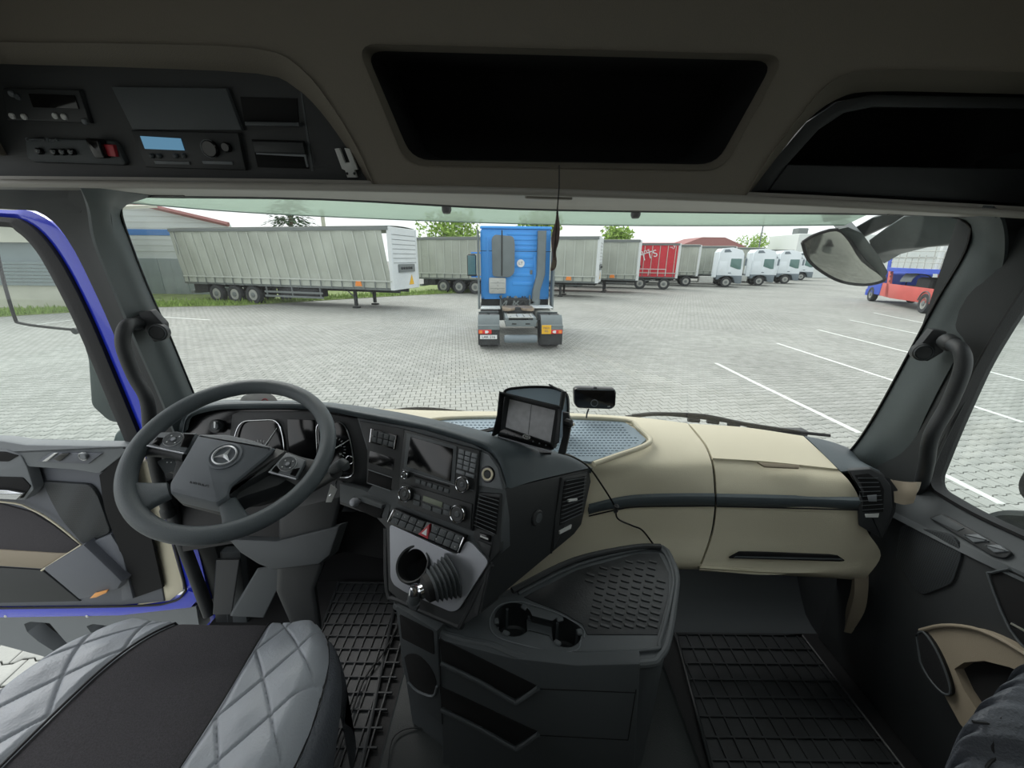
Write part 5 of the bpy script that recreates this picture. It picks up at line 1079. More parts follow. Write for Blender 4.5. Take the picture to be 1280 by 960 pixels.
# ================================================================== SEATS
def seat_h(x, y, w, y1, quilt):
    return 0
def cushion(lab, xc, w, y0, y1, ztop, rot=0.0):
    t = empty('cushioned_seat', (xc, (y0 + y1) / 2, FZ), lab, 'seat')
    def P3(s, f, qd=0):      # s -1..1 across, f 0 rear .. 1 front .. 1.25 skirt
        yy = y0 + (y1 - y0) * min(f, 1); k = max(0, (f - .55) / .45); wide = w * (1 - .24 * min(1, k) ** 3.2)
        x = xc + s * wide; z = ztop + .018 * (abs(s) ** 2) - .03 * max(0, (f - .75) / .25) ** 2.5
        e = max(0, (abs(s) - .86) / .14); x -= math.copysign(.012 * e * e, s) * 0; z -= .05 * e ** 2
        if f > 1: yy += .018 * math.sin(min(1, (f - 1) / .1) * 1.57); z -= .16 * (f - 1) / .25
        return V(x, yy, z + qd)
    nf = 220; F = [i / nf * 1.25 for i in range(nf + 1)]
    def grid(nm, S, m, q=False):
        vs = []
        for f in F:
            for s in S:
                d = 0
                if q:
                    X_, Y_ = s * w, f * (y1 - y0) * 1.0; a = (X_ / .088 + Y_ / .115) % 1; b = (X_ / .088 - Y_ / .115) % 1
                    da, db_ = min(a, 1 - a), min(b, 1 - b); d = .0055 * (1 - math.exp(-(da / .022) ** 2)) * (1 - math.exp(-(db_ / .022) ** 2)) + .004 * min(1, da * 2.4) * min(1, db_ * 2.4) - .004
                    edge = min(1, (abs(s) - .455) / .05); d = d * edge - .003 * (1 - edge)
                else:
                    d = .004 * (1 - (abs(s) / .46) ** 6) - .004
                vs.append(P3(s, f, d))
        C = len(S); fs = [(i * C + j, i * C + j + 1, (i + 1) * C + j + 1, (i + 1) * C + j) for i in range(len(F) - 1) for j in range(C - 1)]
        return obj(nm, MB().add(vs, fs), m, t, sharp=None) if False else obj(nm, MB().add(vs, fs), m, t, sharp=70)
    grid('centre_panel', list(np.linspace(-.46, .46, 16)), 'fabric')
    for sg, nm in ((1, 'quilted_bolster'), (-1, 'quilted_bolster')):
        grid(nm, [sg * s for s in np.linspace(.455, 1.0, 80)], 'leather', True)
        sd_ = []
        for f in F[::3]:
            p = P3(sg, f); sd_.append([p, p + V(sg * .012, 0, -.02), p + V(sg * .014, 0, -.08), p + V(-sg * .01, 0, -.2)])
        obj('seat_side', MB().surf(sd_, 3, 1), 'leather_d', t, sharp=60)
        obj('piping', MB().tube([P3(sg * .458, f, .001) for f in F[:-8:2]], .002, 6), 'rubber', t)
        obj('edge_seam', MB().tube([P3(sg * .995, f, .0005) for f in F[:-8:2]], .0018, 6), 'rubber', t)
    obj('seat_base', MB().cbox(xc - w * .8, xc + w * .8, y0, y1 - .06, FZ, ztop - .12, .03), 'black', t)
    obj('front_apron', MB().cbox(xc - w * .75, xc + w * .75, y1 - .07, y1 - .0, ztop - .24, ztop - .1, .02), 'leather_d', t)
    return t
ds = cushion('driver seat cushion with black fabric centre and grey quilted leatherette bolsters', -.59, .275, .02, .612, 1.955)
# passenger seat edge
ps = empty('passenger_seat', (.95, .4, FZ), 'dark grey quilted passenger seat edge at the lower right corner', 'seat')
def wav(k): return .009 * math.sin(k * .9) + .004 * math.sin(k * 1.7)
cr = catm([PY(*q) for q in [(1196, 985, .40), (1204, 945, .43), (1214, 905, .45), (1236, 872, .475), (1262, 850, .49), (1284, 826, .50), (1330, 795, .5)]], 8)
nr = len(cr); rows_ = []
for j, (dx, dz, dy) in enumerate(((0.0, -.24, -.02), (-.008, -.12, -.004), (-.006, -.04, 0), (0.0, -.008, -.002), (.015, .004, -.008), (.045, .012, -.02), (.09, .014, -.04), (.14, .014, -.06), (.22, .01, -.09), (.34, 0, -.14))):
    rows_.append([p + V(dx + wav(i) * (.8 if 1 < j < 4 else .15), dy, dz + wav(i + 2) * .2 - (.008 if j in (5, 7) and False else 0) + .008 * math.sin(i * .13 + j * 1.1) * (j > 3)) for i, p in enumerate(cr)])
obj('quilted_cover', MB().surf(rows_, 2, 4), 'leather_d', ps, sharp=70)
obj('cover_seam', MB().tube([p + V(.03, -.01, .012) + V(wav(i) * .5, 0, 0) for i, p in enumerate(cr)], .0022, 6), 'rubber', ps)
s0_, s1_ = cr[16], cr[16] + V(.3, -.06, .01); obj('cross_seam', MB().tube([s0_ + V(.0, 0, .006), s0_.lerp(s1_, .5) + V(0, 0, .016), s1_], .0022, 6, 4), 'rubber', ps)
obj('seat_base', MB().cbox(.95, 1.14, -.1, .36, FZ, 1.88, .05), 'leather_d', ps)

# ================================================================== OUTSIDE OF THE WINDSCREEN
def wiper(lab, arm, blade, extra=()):
    t = empty('windscreen_wiper', PY(*arm[0]), lab, 'wiper', 'windscreen wipers')
    obj('arm', MB().tube(catm([PY(*q) for q in arm], 5), [.010, .006], 8), 'rubber', t)
    obj('blade', MB().tube(catm([PY(*q) for q in blade], 5), [.005, .007, .004], 6), 'rubber', t)
    for a in extra: obj('joint', MB().tube([PY(*a), PY(a[0] + 14, a[1] + 1.5, a[2])], .009, 6), 'black', t)
wiper('left windscreen wiper lying above the dash pad', [(478, 516, 1.56), (500, 513, 1.56), (525, 512.5, 1.56), (560, 514, 1.56), (588, 516.5, 1.56)], [(486, 513.5, 1.54), (510, 511, 1.54), (540, 511, 1.54), (584, 515, 1.54)])
wiper('right windscreen wiper lying above the beige dash', [(782, 522, 1.55), (815, 517.5, 1.53), (850, 519, 1.51), (900, 525, 1.47), (960, 536, 1.41), (1038, 544.5, 1.32)], [(790, 519, 1.53), (830, 517, 1.51), (880, 519.5, 1.48), (930, 529, 1.43), (1000, 539.5, 1.35)], [(860, 524.5, 1.49), (884, 526.5, 1.48), (910, 530, 1.46), (935, 533, 1.44)])
vs_ = empty('sun_visor', PY(640, 265, 1.55), 'translucent green exterior sun visor across the top of the windscreen', 'visor')
obj('visor_sheet', MB().surf(rows([(150, 228, 1.32), (300, 232, 1.42), (460, 240, 1.52), (640, 246, 1.56), (800, 252, 1.53), (960, 256, 1.45), (1110, 258, 1.34)],
                                  [(152, 246, 1.33), (300, 256, 1.43), (460, 265, 1.54), (640, 272, 1.58), (800, 276, 1.55), (960, 276, 1.47), (1080, 270, 1.36)],
                                  [(155, 252, 1.33), (300, 264, 1.43), (460, 272.5, 1.54), (640, 279, 1.58), (800, 281.5, 1.55), (960, 281.5, 1.47), (1056, 281, 1.37)]), 5, 4, .004), 'visor', vs_)
obj('visor_edge', MB().tube(catm([PY(155, 253, 1.33), PY(300, 265, 1.43), PY(460, 273, 1.54), PY(640, 279.5, 1.58), PY(800, 282, 1.55), PY(960, 282, 1.47), PY(1056, 281, 1.37)], 5), .0022, 6), mat('visor_edge', '7f9a8c', .3), vs_)
for u, v, y in ((558, 257, 1.42), (795, 263, 1.42)):
    c = PY(u, v, y); obj('visor_bolt', MB().lathe([(.014, -.06), (.016, -.01), (.016, .01), (.012, .018), (.001, .02)], c + V(0, 0, -.006), V(0, -.1, -1), 16), 'black', vs_)
fm = empty('kerb_view_mirror', PY(1055, 315, 1.6), 'large dark-backed exterior mirror hanging from an arm at the upper right', 'mirror')
MM = Pl(PY(1055, 315, 1.62), V(-.2, -1, -.55))
gl2 = MM.H([(1003, 303), (1018, 294), (1046, 287), (1062, 300), (1078, 325), (1104, 345), (1102, 352), (1080, 356), (1052, 352), (1028, 340), (1010, 324)], 0)
M['mirrorglass'] = mat('mirror_glass', 'b9bbb4', .08, metal=.9)
obj('mirror_glass', MB().prism(catm(gl2 + [gl2[0]], 3)[:-1], MM.n, .004, .001, off=.002), 'mirrorglass', fm)
obj('glass_rim', MB().tube(catm(gl2 + [gl2[0]], 3), .006, 8), 'rubber', fm)
M['mirrorback'] = mat('mirror_back', '34403f', .4, bump=.2, bscale=60, var=.2, vscale=20)
bk = [MM.hit(u, v, o_) for u, v, o_ in ((1046, 287, 0), (1060, 284, .02), (1078, 292, .05), (1085, 302, .06), (1100, 322, .06), (1110, 340, .04), (1104, 350, 0), (1078, 325, 0), (1062, 300, 0))]
obj('housing', MB().loft([bk, [p - MM.n * .10 for p in bk]]), 'mirrorback', fm, sharp=50)
obj('mirror_arm', MB().loft([rnd([PY(*q) for q in l], .01) for l in ([(1086, 300, 1.60), (1092, 318, 1.60), (1106, 330, 1.66), (1096, 298, 1.66)], [(1108, 284, 1.54), (1118, 312, 1.54), (1126, 318, 1.64), (1118, 282, 1.64)], [(1130, 270, 1.48), (1160, 309, 1.48), (1160, 309, 1.6), (1132, 268, 1.6)], [(1190, 262, 1.36), (1200, 304, 1.36), (1204, 306, 1.5), (1194, 260, 1.5)], [(1250, 252, 1.28), (1250, 318, 1.28), (1258, 318, 1.4), (1256, 250, 1.4)])]), 'mirrorback', fm, sharp=60)
obj('arm_cover', MB().loft([rnd([PY(*q) for q in l], .01) for l in ([(1064, 287, 1.66), (1080, 296, 1.66), (1082, 296, 1.72), (1066, 286, 1.72)], [(1090, 272, 1.6), (1108, 282, 1.6), (1112, 282, 1.7), (1094, 270, 1.7)], [(1130, 262, 1.55), (1150, 270, 1.55), (1152, 270, 1.65), (1132, 261, 1.65)])]), 'mirrorback', fm, sharp=60)
obj('arm_stub', MB().loft([rnd([PY(*q) for q in l], .008) for l in ([(1026, 268, 1.5), (1030, 278, 1.5), (1032, 278, 1.56), (1028, 268, 1.56)], [(1060, 262, 1.46), (1062, 272, 1.46), (1064, 272, 1.52), (1062, 262, 1.52)])]), 'mirrorback', fm, sharp=60)
obj('window_mirror_shell', MB().prism(rnd([PX(*q) for q in ((1216, 652, 1.32), (1222, 642, 1.32), (1248, 634, 1.32), (1300, 636, 1.32), (1300, 672, 1.32), (1250, 672, 1.32))], .02), V(-1, 0, .4), .12, .02), mat('side_mirror_grey', '5a615f', .5), empty('side_mirror', PX(1250, 650, 1.35), 'grey rounded mirror shell outside the passenger window', 'mirror'))
SMi = bpy.data.objects['side_mirror']
obj('upper_housing', MB().prism(rnd([PX(*q) for q in ((1266, 602, 1.34), (1278, 580, 1.34), (1330, 570, 1.34), (1330, 640, 1.34), (1284, 634, 1.34), (1268, 618, 1.34))], .02), V(-1, 0, 0), .1, .02), 'black', SMi)

# ================================================================== OUTDOORS: vehicles, buildings, trees
M['curtain'] = mat('weathered_curtain', 'a6aca2', .8, var=.14, vscale=.5)
M['curtain_red'] = mat('red_curtain', 'c42f3c', .6, var=.08, vscale=.6)
M['rail'] = mat('grey_rail', '6f7675', .6)
M['under'] = mat('chassis_dark', '2c2f30', .8, var=.3, vscale=3)
M['tyre'] = mat('tyre', '35383a', .85)
M['rim'] = mat('rim', 'a3a5a0', .5, metal=.3)
M['bulk'] = mat('white_bulkhead', 'd3d9d9', .5, var=.05, vscale=1)
M['strap'] = mat('pale_strap', 'bcc2ba', .7)
M['yellow'] = mat('yellow_sign', 'e6b321', .5)
M['tblue'] = mat('tractor_blue', '3b9aea', .4, var=.05, vscale=1)
M['fender'] = mat('fender_grey', '6b7577', .55, var=.1, vscale=3)
M['alu'] = mat('dull_alu', 'b2b5b0', .45, metal=.4, var=.1, vscale=4)
M['rust'] = mat('greasy_steel', '8b7d6b', .5, metal=.3, var=.4, vscale=6)
M['tail'] = mat('tail_lamp', 'd3261f', .3)
M['amber'] = mat('amber_lamp', 'e88a3a', .3)
M['lightw'] = mat('cab_white', 'dfe8ec', .35)
M['cabgrey'] = mat('cab_grey', '717d84', .5)
M['vglass'] = mat('vehicle_glass', '5f7f7a', .1)
M['carred'] = mat('carrier_red', 'c25a54', .5, var=.08, vscale=2)
M['carblue'] = mat('carrier_blue', '2f4fb8', .45)
M['bark'] = mat('bark', '6b5d4c', .9, var=.3, vscale=5)
M['leafd'] = mat('spruce_green', '4a6147', .9, var=.3, vscale=2)
M['leafl'] = mat('leaf_green', '8fae52', .85, var=.3, vscale=2)
M['wallw'] = mat('white_render', 'd4dcdc', .8, var=.04, vscale=.4)
M['wallg'] = mat('corrugated_grey', 'a0acb0', .6, var=.1, vscale=1)
M['stripe'] = mat('blue_band', '4f86c8', .6)
M['roofred'] = mat('rust_red_beam', '9a6b68', .7)
M['slatg'] = mat('grey_slats', '6d7c7e', .6, var=.1, vscale=1)
M['concrete'] = mat('pale_concrete', 'b4b5a8', .9, var=.1, vscale=1)
M['far'] = mat('pale_far_wall', 'd6dcda', .9)

def put(o, x, y, heading, z=0):
    o.location = (x, y, z); o.rotation_euler = (0, 0, math.radians(heading)); return o
def wheel(parent, x, y, side, r=.5, w=.32, dual=False, name='wheel'):
    """side +1: outer face towards +y, -1 towards -y"""
    o = V(x, y, r); ax = V(0, side, 0)
    t = obj(name, MB().lathe([(r * .62, -w), (r * .95, -w), (r, -w * .85), (r, -w * .15), (r * .95, 0), (r * .66, .0), (r * .6, -.03)], o, ax, 24, caps=False), 'tyre', parent)
    obj('rim', MB().lathe([(r * .6, -.03), (r * .58, -.02), (r * .5, -.1), (r * .3, -.1), (r * .26, -.02), (r * .1, .0)], o, ax, 20), 'rim', t)
    obj('wheel_hub', MB().lathe([(r * .3, -.11), (r * .27, -.0), (r * .22, .01), (r * .08, .02)], o, ax, 14), 'rail', t)
    mb = MB()
    for k in range(10):
        a = k * .628; c = o + V(math.cos(a), 0, math.sin(a)) * r * .42 + ax * -.095; mb.lathe([(r * .055, 0), (r * .05, .004)], c, ax, 6)
    obj('hand_holes', mb, 'under', t, sharp=None)
    return t
def trailer(L=13.6, cur='curtain', label='', group=None, skew=0.0, lean_front=0.0, top=4.0, marks=True, axles=3, legs=True):
    """local frame: x forward, near side at y=0, width to +y, front at x=0"""
    t = empty('curtain_trailer', (0, 0, 0), label, 'trailer', group); Wd = 2.5; zb = 1.12
    # side curtain, hanging with folds; skew lets it slope like a slack sheet
    nx, nz = 84, 12; vs = []; rr = random.Random(len(label))
    for k in range(nz + 1):
        for i in range(nx + 1):
            f, g = i / nx, k / nz; x = -L * (1 - f) - skew * g + (lean_front * g * f)
            yy = -.02 - .025 * math.sin(f * 21 * 2 * math.pi) * (1 - g) ** .7 - .02 * math.sin(f * 50 + g * 4) - (.03 if k == 0 else 0)
            vs.append(V(x, yy, zb + (top - .14 - zb) * g))
    fs = [(k * (nx + 1) + i, k * (nx + 1) + i + 1, (k + 1) * (nx + 1) + i + 1, (k + 1) * (nx + 1) + i) for k in range(nz) for i in range(nx)]
    N = len(vs); vs += [p + V(0, .012, 0) for p in vs]; fs += [tuple(q + N for q in reversed(f)) for f in fs]
    obj('side_curtain', MB().add(vs, fs), cur, t, sharp=60)
    mb = MB()
    for f in [(i + .5) / 21 for i in range(21)]:      # sewn-in straps and their buckles
        x0 = -L * (1 - f); x1 = x0 - skew + lean_front * f
        mb.add([V(x0, -.075, zb + .28), V(x0 + .05, -.075, zb + .28), V(x1 + .05, -.06, top - .2), V(x1, -.06, top - .2)], [(0, 1, 2, 3)])
    obj('curtain_seams', mb, 'strap', t, sharp=None)
    for f in [(i + .5) / 21 for i in range(21)]:
        x0 = -L * (1 - f); b = obj('buckle_strap', MB().box(x0, x0 + .05, -.09, -.07, zb - .08, zb + .3), 'rail', t, sharp=None)
    obj('lower_hem', MB().box(-L, 0, -.085, -.06, zb + .3, zb + .36), 'strap', t, sharp=None)
    obj('top_rail', MB().cbox(-L - skew, .0, -.08, Wd + .08, top - .16, top, .02), 'rail', t)
    obj('roof_sheet', MB().surf([[V(-L - skew, y, top + .02 + .05 * math.sin((y + .05) / 2.6 * 3.14)), V(0, y, top + .02 + .05 * math.sin((y + .05) / 2.6 * 3.14))] for y in (-.05, .8, 1.7, 2.55)], 1, 3, .02), cur, t)
    obj('load_floor', MB().box(-L, 0, 0, Wd, zb - .12, zb), 'rail', t, sharp=None)
    fb = obj('front_bulkhead', MB().cbox(0, .08, -.04, Wd + .04, zb - .1, top, .02), 'bulk', t)
    mb = MB()
    for k in range(7): mb.box(.08, .095, .12, Wd - .12, zb + 1.2 + k * .22, zb + 1.22 + k * .22)
    obj('bulkhead_ribs', mb, 'rail', fb, sharp=None)
    for y in (-.05, Wd - .05): obj('corner_post', MB().cbox(-.1, .12, y, y + .1, zb - .1, top, .02), 'bulk', t)
    if marks:
        c = obj('coupling_box', MB().cbox(.08, .16, .5, Wd - .4, zb + .75, zb + 1.15, .02), 'rail', t)
        for k in range(5): obj('socket', MB().lathe([(.06, 0), (.06, .06), (.04, .07)], V(.16, .7 + k * .24, zb + .95), V(1, 0, 0), 12), 'under', c)
        obj('warning_sign', MB().prism([V(.1, 1.5, zb + .1), V(.1, 2.0, zb + .1), V(.1, 1.8, zb + .6)], V(1, 0, 0), .01), 'yellow', t, sharp=None)
        obj('warning_sticker', MB().prism([V(-2.1, -.09, zb + .06), V(-1.7, -.09, zb + .06), V(-1.75, -.09, zb + .3), V(-2.05, -.09, zb + .3)], V(0, -1, 0), .005), 'amber', t, sharp=None)
    obj('rear_frame', MB().cbox(-L - .08, -L, -.04, Wd + .04, zb - .1, top, .02), 'bulk' if not skew else 'rail', t)
    mb = MB()
    for y in (.75, 1.65): mb.box(-L + .3, -.1, y, y + .12, .82, 1.0)
    for k in range(9): mb.box(-L + .5 + k * 1.45, -L + .58 + k * 1.45, .1, Wd - .1, .9, 1.0)
    obj('chassis_rails', mb, 'under', t, sharp=None)
    for k in range(axles):
        x = -L + 2.1 + k * 1.31
        wheel(t, x, -.02, -1); wheel(t, x, Wd, 1)
        obj('mudguard', MB().box(x - .5, x + .5, .0, .34, 1.0, 1.03), 'under', t, sharp=None)
        obj('axle', MB().lathe([(.07, 0), (.07, Wd - .3)], V(x, .15, .5), V(0, 1, 0), 10), 'under', t)
    mb = MB()
    for z in (.45, .68): mb.box(-L + 5.6, -L + 9.4, -.02, .02, z, z + .1)
    for x in (-L + 5.7, -L + 7.4, -L + 9.2): mb.box(x, x + .06, -.0, .06, .45, 1.0)
    obj('side_guard', mb, 'rail', t, sharp=None)
    obj('pallet_box', MB().cbox(-L + 6.4, -L + 9.0, .15, .9, .5, .95, .03), 'under', t)
    obj('underrun_bar', MB().cbox(-L + .05, -L + .3, .1, Wd - .1, .45, .6, .02), 'rail', t)
    obj('tool_locker', MB().cbox(-L + .4, -L + 1.4, .1, 1.0, .55, 1.0, .02), 'under', t)
    if legs:
        for y in (.35, Wd - .45):
            lg = obj('landing_leg', MB().box(-2.6, -2.45, y, y + .12, .12, 1.0), 'under', t, sharp=None)
            obj('foot', MB().cbox(-2.7, -2.35, y - .08, y + .2, 0, .08, .02), 'under', lg)
            obj('brace', MB().tube([V(-2.5, y + .05, .5), V(-3.1, y + .05, 1.0)], .03, 6), 'rail', lg)
    return t
t1 = trailer(label='weathered grey curtain trailer, nearest one, leaning curtain, three wheels on the grass edge', group=None, skew=.4, lean_front=.0, top=4.0)
put(t1, -6.0, 20.1, -15)
t2 = trailer(label='grey curtain trailer half hidden behind the blue tractor unit')
put(t2, 5.7, 27.7, -16)
t3 = trailer(label='grey curtain trailer between the blue tractor and the red curtain trailer')
put(t3, 9.7, 31.8, -16)
t4 = trailer(cur='curtain_red', label='red curtain trailer with white scrawled lettering', marks=False, legs=False, axles=3, top=3.95)
put(t4, 14.5, 36.2, -16)
# its white scrawl and frame lines on the curtain
ex, ez = V(1, 0, 0), V(0, 0, 1)
text('scrawled_lettering', 'jans', V(-2.9, -.09, 3.25), ex + ez * .35, ez, .62, 'white', t4)
text('scrawled_lettering', 'OTTS', V(-2.8, -.09, 2.8), ex + ez * .35, ez, .85, 'white', t4)
text('corner_mark', '\u00ac7', V(-.6, -.09, 3.6), ex, ez, .42, 'white', t4)
mb = MB(); mb.box(-3.8, -.9, -.1, -.085, 1.75, 1.8)
for x in (-3.3, -2.4, -1.6, -.95): mb.box(x, x + .04, -.1, -.085, 1.2, 1.75)
obj('white_frame_print', mb, 'white', t4, sharp=None)
wheel(t4, -.95, -.02, -1); wheel(t4, -3.0, -.02, -1)
t5 = trailer(label='grey curtain trailer right of the red one, hitched behind the first white truck', marks=False, legs=False)
put(t5, 18.6, 41.3, -16)

def white_tractor(label):
    """x forward, near side at y=0, front at x=0"""
    t = empty('white_truck', (0, 0, 0), label, 'truck', 'white trucks in the far row')
    Wd = 2.45
    prof = [(-2.3, 1.15), (-2.3, 3.35), (-2.05, 3.7), (-1.2, 3.78), (-.35, 3.55), (-.12, 3.2), (-.08, 2.95), (-.02, 1.9), (0, 1.15)]
    low = [(-2.3, .75), (-2.3, 1.15), (0, 1.15), (.02, .4), (-.3, .38), (-.55, .45), (-.75, .95), (-1.1, 1.1), (-1.6, 1.1), (-1.95, .95), (-2.1, .75)]
    obj('cab_shell', MB().prism([V(x, 0, z) for x, z in prof], V(0, -1, 0), Wd, .05), 'lightw', t)
    obj('lower_cladding', MB().prism([V(x, -.03, z) for x, z in low], V(0, -1, 0), Wd + .06, .02), 'cabgrey', t)
    dr = obj('cab_door', MB().prism(rnd([V(x, -.0, z) for x, z in [(-1.35, 1.15), (-1.35, 2.9), (-.2, 2.9), (-.12, 1.15)]], .08), V(0, -1, 0), .04, .008, off=.015), 'lightw', t)
    obj('side_window', MB().prism(rnd([V(x, -.02, z) for x, z in [(-1.22, 2.0), (-1.22, 2.75), (-.28, 2.75), (-.22, 1.75), (-.5, 1.75)]], .05), V(0, -1, 0), .02, .004, off=.015), 'vglass', dr)
    obj('handle', MB().box(-1.3, -1.05, -.05, -.02, 1.35, 1.43), 'cabgrey', dr, sharp=None)
    obj('roof_vent', MB().prism(rnd([V(x, -.0, z) for x, z in [(-1.95, 3.32), (-1.9, 3.6), (-1.5, 3.62), (-1.25, 3.35)]], .04), V(0, -1, 0), .02, .005, off=.012), 'cabgrey', t)
    obj('side_locker', MB().prism(rnd([V(x, 0, z) for x, z in [(-2.2, 1.5), (-2.2, 2.5), (-1.5, 2.5), (-1.5, 1.5)]], .05), V(0, -1, 0), .02, .006, off=.01), 'lightw', t)
    obj('side_fairing', MB().prism([V(-2.75, .02, .95), V(-2.35, .02, .95), V(-2.35, .02, 3.4), V(-2.7, .02, 3.3)], V(0, -1, 0), .06, .01), 'lightw', t)
    obj('windscreen', MB().prism([V(-.05, .15, 1.9), V(-.05, Wd - .15, 1.9), V(-.13, Wd - .2, 2.95), V(-.13, .2, 2.95)], V(1, 0, .07), .03, .004, off=.03), 'vglass', t)
    mr = obj('wing_mirror', MB().cbox(.0, .16, -.3, -.1, 2.1, 2.75, .03), 'cabgrey', t)
    obj('mirror_arm', MB().tube([V(-.1, 0, 2.85), V(.08, -.2, 2.85), V(.08, -.2, 2.7)], .025, 6), 'cabgrey', mr)
    obj('sun_visor', MB().prism([V(.02, 0, 2.85), V(.02, Wd, 2.85), V(-.12, Wd, 3.1), V(-.12, 0, 3.1)], V(1, 0, .3), .02), 'cabgrey', t)
    wheel(t, -1.35, -.01, -1, .5); wheel(t, -1.35, Wd, 1, .5)
    wheel(t, -5.1, -.01, -1, .5); wheel(t, -5.1, Wd, 1, .5)
    obj('fuel_tank', MB().cbox(-3.9, -2.5, .05, .65, .45, 1.05, .08), 'alu', t)
    obj('chassis_rails', MB().box(-5.8, -.5, .75, 1.7, .75, .95), 'under', t, sharp=None)
    obj('rear_mudguard', MB().box(-5.7, -4.5, .0, .5, 1.02, 1.06), 'under', t, sharp=None)
    return t
w1 = white_tractor('white truck cab first in the far row, right of the red trailer'); put(w1, 22.6, 40.2, -14)
w2 = white_tractor('white truck cab second in the far row, between two other white cabs'); put(w2, 27.7, 43.2, -14)
w3 = white_tractor('white truck cab third in the far row, the rightmost large one'); put(w3, 33.4, 47.6, -14)
w4 = white_tractor('small white truck cab at the far right end of the row'); put(w4, 41.5, 56.5, -14)
t6 = trailer(label='grey curtain trailer hitched behind the second white truck', marks=False, legs=False); put(t6, 23.9, 44.6, -14)
t7 = trailer(label='grey curtain trailer hitched behind the third white truck', marks=False, legs=False); put(t7, 29.6, 48.9, -14)
t8 = trailer(label='grey curtain trailer right of the third white truck', marks=False, legs=False); put(t8, 38.4, 56.8, -14)

# ------------------------------------------------ the blue tractor unit straight ahead
bt = empty('blue_tractor_unit', (0, 0, 0), 'bright blue truck tractor unit seen from behind, parked straight ahead', 'truck')
# x forward, rear at 0, y left+
CX = 2.75; HW = 1.2
obj('cab_shell', MB().cbox(CX, CX + 2.2, -HW, HW, 1.25, 3.62, .12), 'tblue', bt)
cabb = obj('rear_panel', MB().prism(rnd([V(CX, y, z) for y, z in [(HW - .02, 1.3), (HW - .02, 3.55), (-HW + .02, 3.55), (-HW + .02, 1.3)]], .1), V(-1, 0, 0), .03, .01, off=.02), 'tblue', bt)
def bp(pts, off=.0, th=.02, m='tblue', nm='pressed_rib', par=cabb, r=.03):
    return obj(nm, MB().prism(rnd([V(CX - .02, y, z) for y, z in pts], r), V(-1, 0, 0), th, .008, off=off + th), m, par)
for k, z in enumerate((3.36, 3.2, 3.04, 2.9)): bp([(.3, z), (.3, z + .07), (-.72, z + .07), (-.72, z)])
for z in (2.62, 2.32, 2.02, 1.72): bp([(.1, z), (.1, z + .12), (-.6, z + .12), (-.6, z)])
bp([(-.68, 1.6), (-.62, 2.7), (-.7, 2.7), (-.8, 1.6)]); bp([(-.82, 1.6), (-.76, 2.75), (-.84, 2.75), (-.95, 1.6)])
bp([(1.0, 1.5), (1.0, 3.3), (.92, 3.3), (.92, 1.5)])
bp([(HW, 2.84), (HW, 2.86), (-HW, 2.86), (-HW, 2.84)], m='under', nm='seam', th=.004, r=0)
tv = bp([(.8, 2.02), (.82, 3.25), (.72, 3.36), (.1, 3.32), (.05, 3.1), (.05, 2.15), (.2, 2.0)], th=.2, m='fender', nm='air_intake', r=.12, par=bt)
obj('intake_rib', MB().cbox(CX - .26, CX - .2, .46, .5, 2.05, 3.5, .01), 'under', tv)
gb = bp([(.92, 1.45), (.92, 1.98), (.34, 1.98), (.34, 1.45)], th=.16, m='alu', nm='equipment_box', r=.05, par=bt)
for z in (1.62, 1.8): obj('box_groove', MB().box(CX - .185, CX - .178, .38, .88, z, z + .012), 'rail', gb, sharp=None)
for k in range(3): obj('rivet', MB().lathe([(.012, 0), (.01, .01)], V(CX - .18, .62, 1.6 + k * .12), V(-1, 0, 0), 8), 'under', gb)
st = obj('country_sticker', MB().lathe([(.13, 0), (.13, .006)], V(CX - .06, -.17, 2.46), V(-1, 0, 0), 24), 'white', bt)
text('sticker_letters', 'LT', V(CX - .067, -.17, 2.46), V(0, -1, 0), V(0, 0, 1), .13, 'under', bt)
bp([(-.5, 2.1), (-.5, 2.24), (-.58, 2.24), (-.58, 2.1)], m='fender', nm='latch', th=.04, par=bt, r=.01)
ex_ = obj('exhaust_stack', MB().loft([rnd([V(CX - .3, -.82 + s * .12 - w, z), V(CX - .02, -.82 + s * .12 - w, z), V(CX - .02, -.82 + s * .12 + w, z), V(CX - .3, -.82 + s * .12 + w, z)], .04) for z, w, s in ((1.2, .13, 1.0), (1.55, .13, .9), (2.1, .14, -.3), (3.5, .14, -.3))]), 'fender', bt)
obj('exhaust_elbow', MB().tube([V(CX - .2, -.75, 1.25), V(CX - .25, -.7, 1.05), V(CX - .1, -.4, .95)], .12, 12, 4), 'fender', bt)
for s in (1, -1):
    fr = obj('side_fairing', MB().cbox(CX - .45, CX + .1, s * 1.27 - .03, s * 1.27 + .03, .95, 3.5, .015), 'fender', bt)
obj('roof_edge', MB().cbox(CX - .08, CX + .3, -HW, HW, 3.56, 3.64, .02), 'tblue', bt)
mr = obj('wing_mirror', MB().cbox(CX + 1.7, CX + 1.9, 1.4, 1.75, 1.95, 2.75, .05), 'under', bt); obj('mirror_glass', MB().cbox(CX + 1.68, CX + 1.71, 1.43, 1.72, 2.0, 2.7, .01), 'vglass', mr)
for z in (1.92, 2.8): obj('mirror_arm', MB().tube([V(CX + 1.8, 1.15, z), V(CX + 1.8, 1.6, z)], .03, 6), 'tblue', mr)
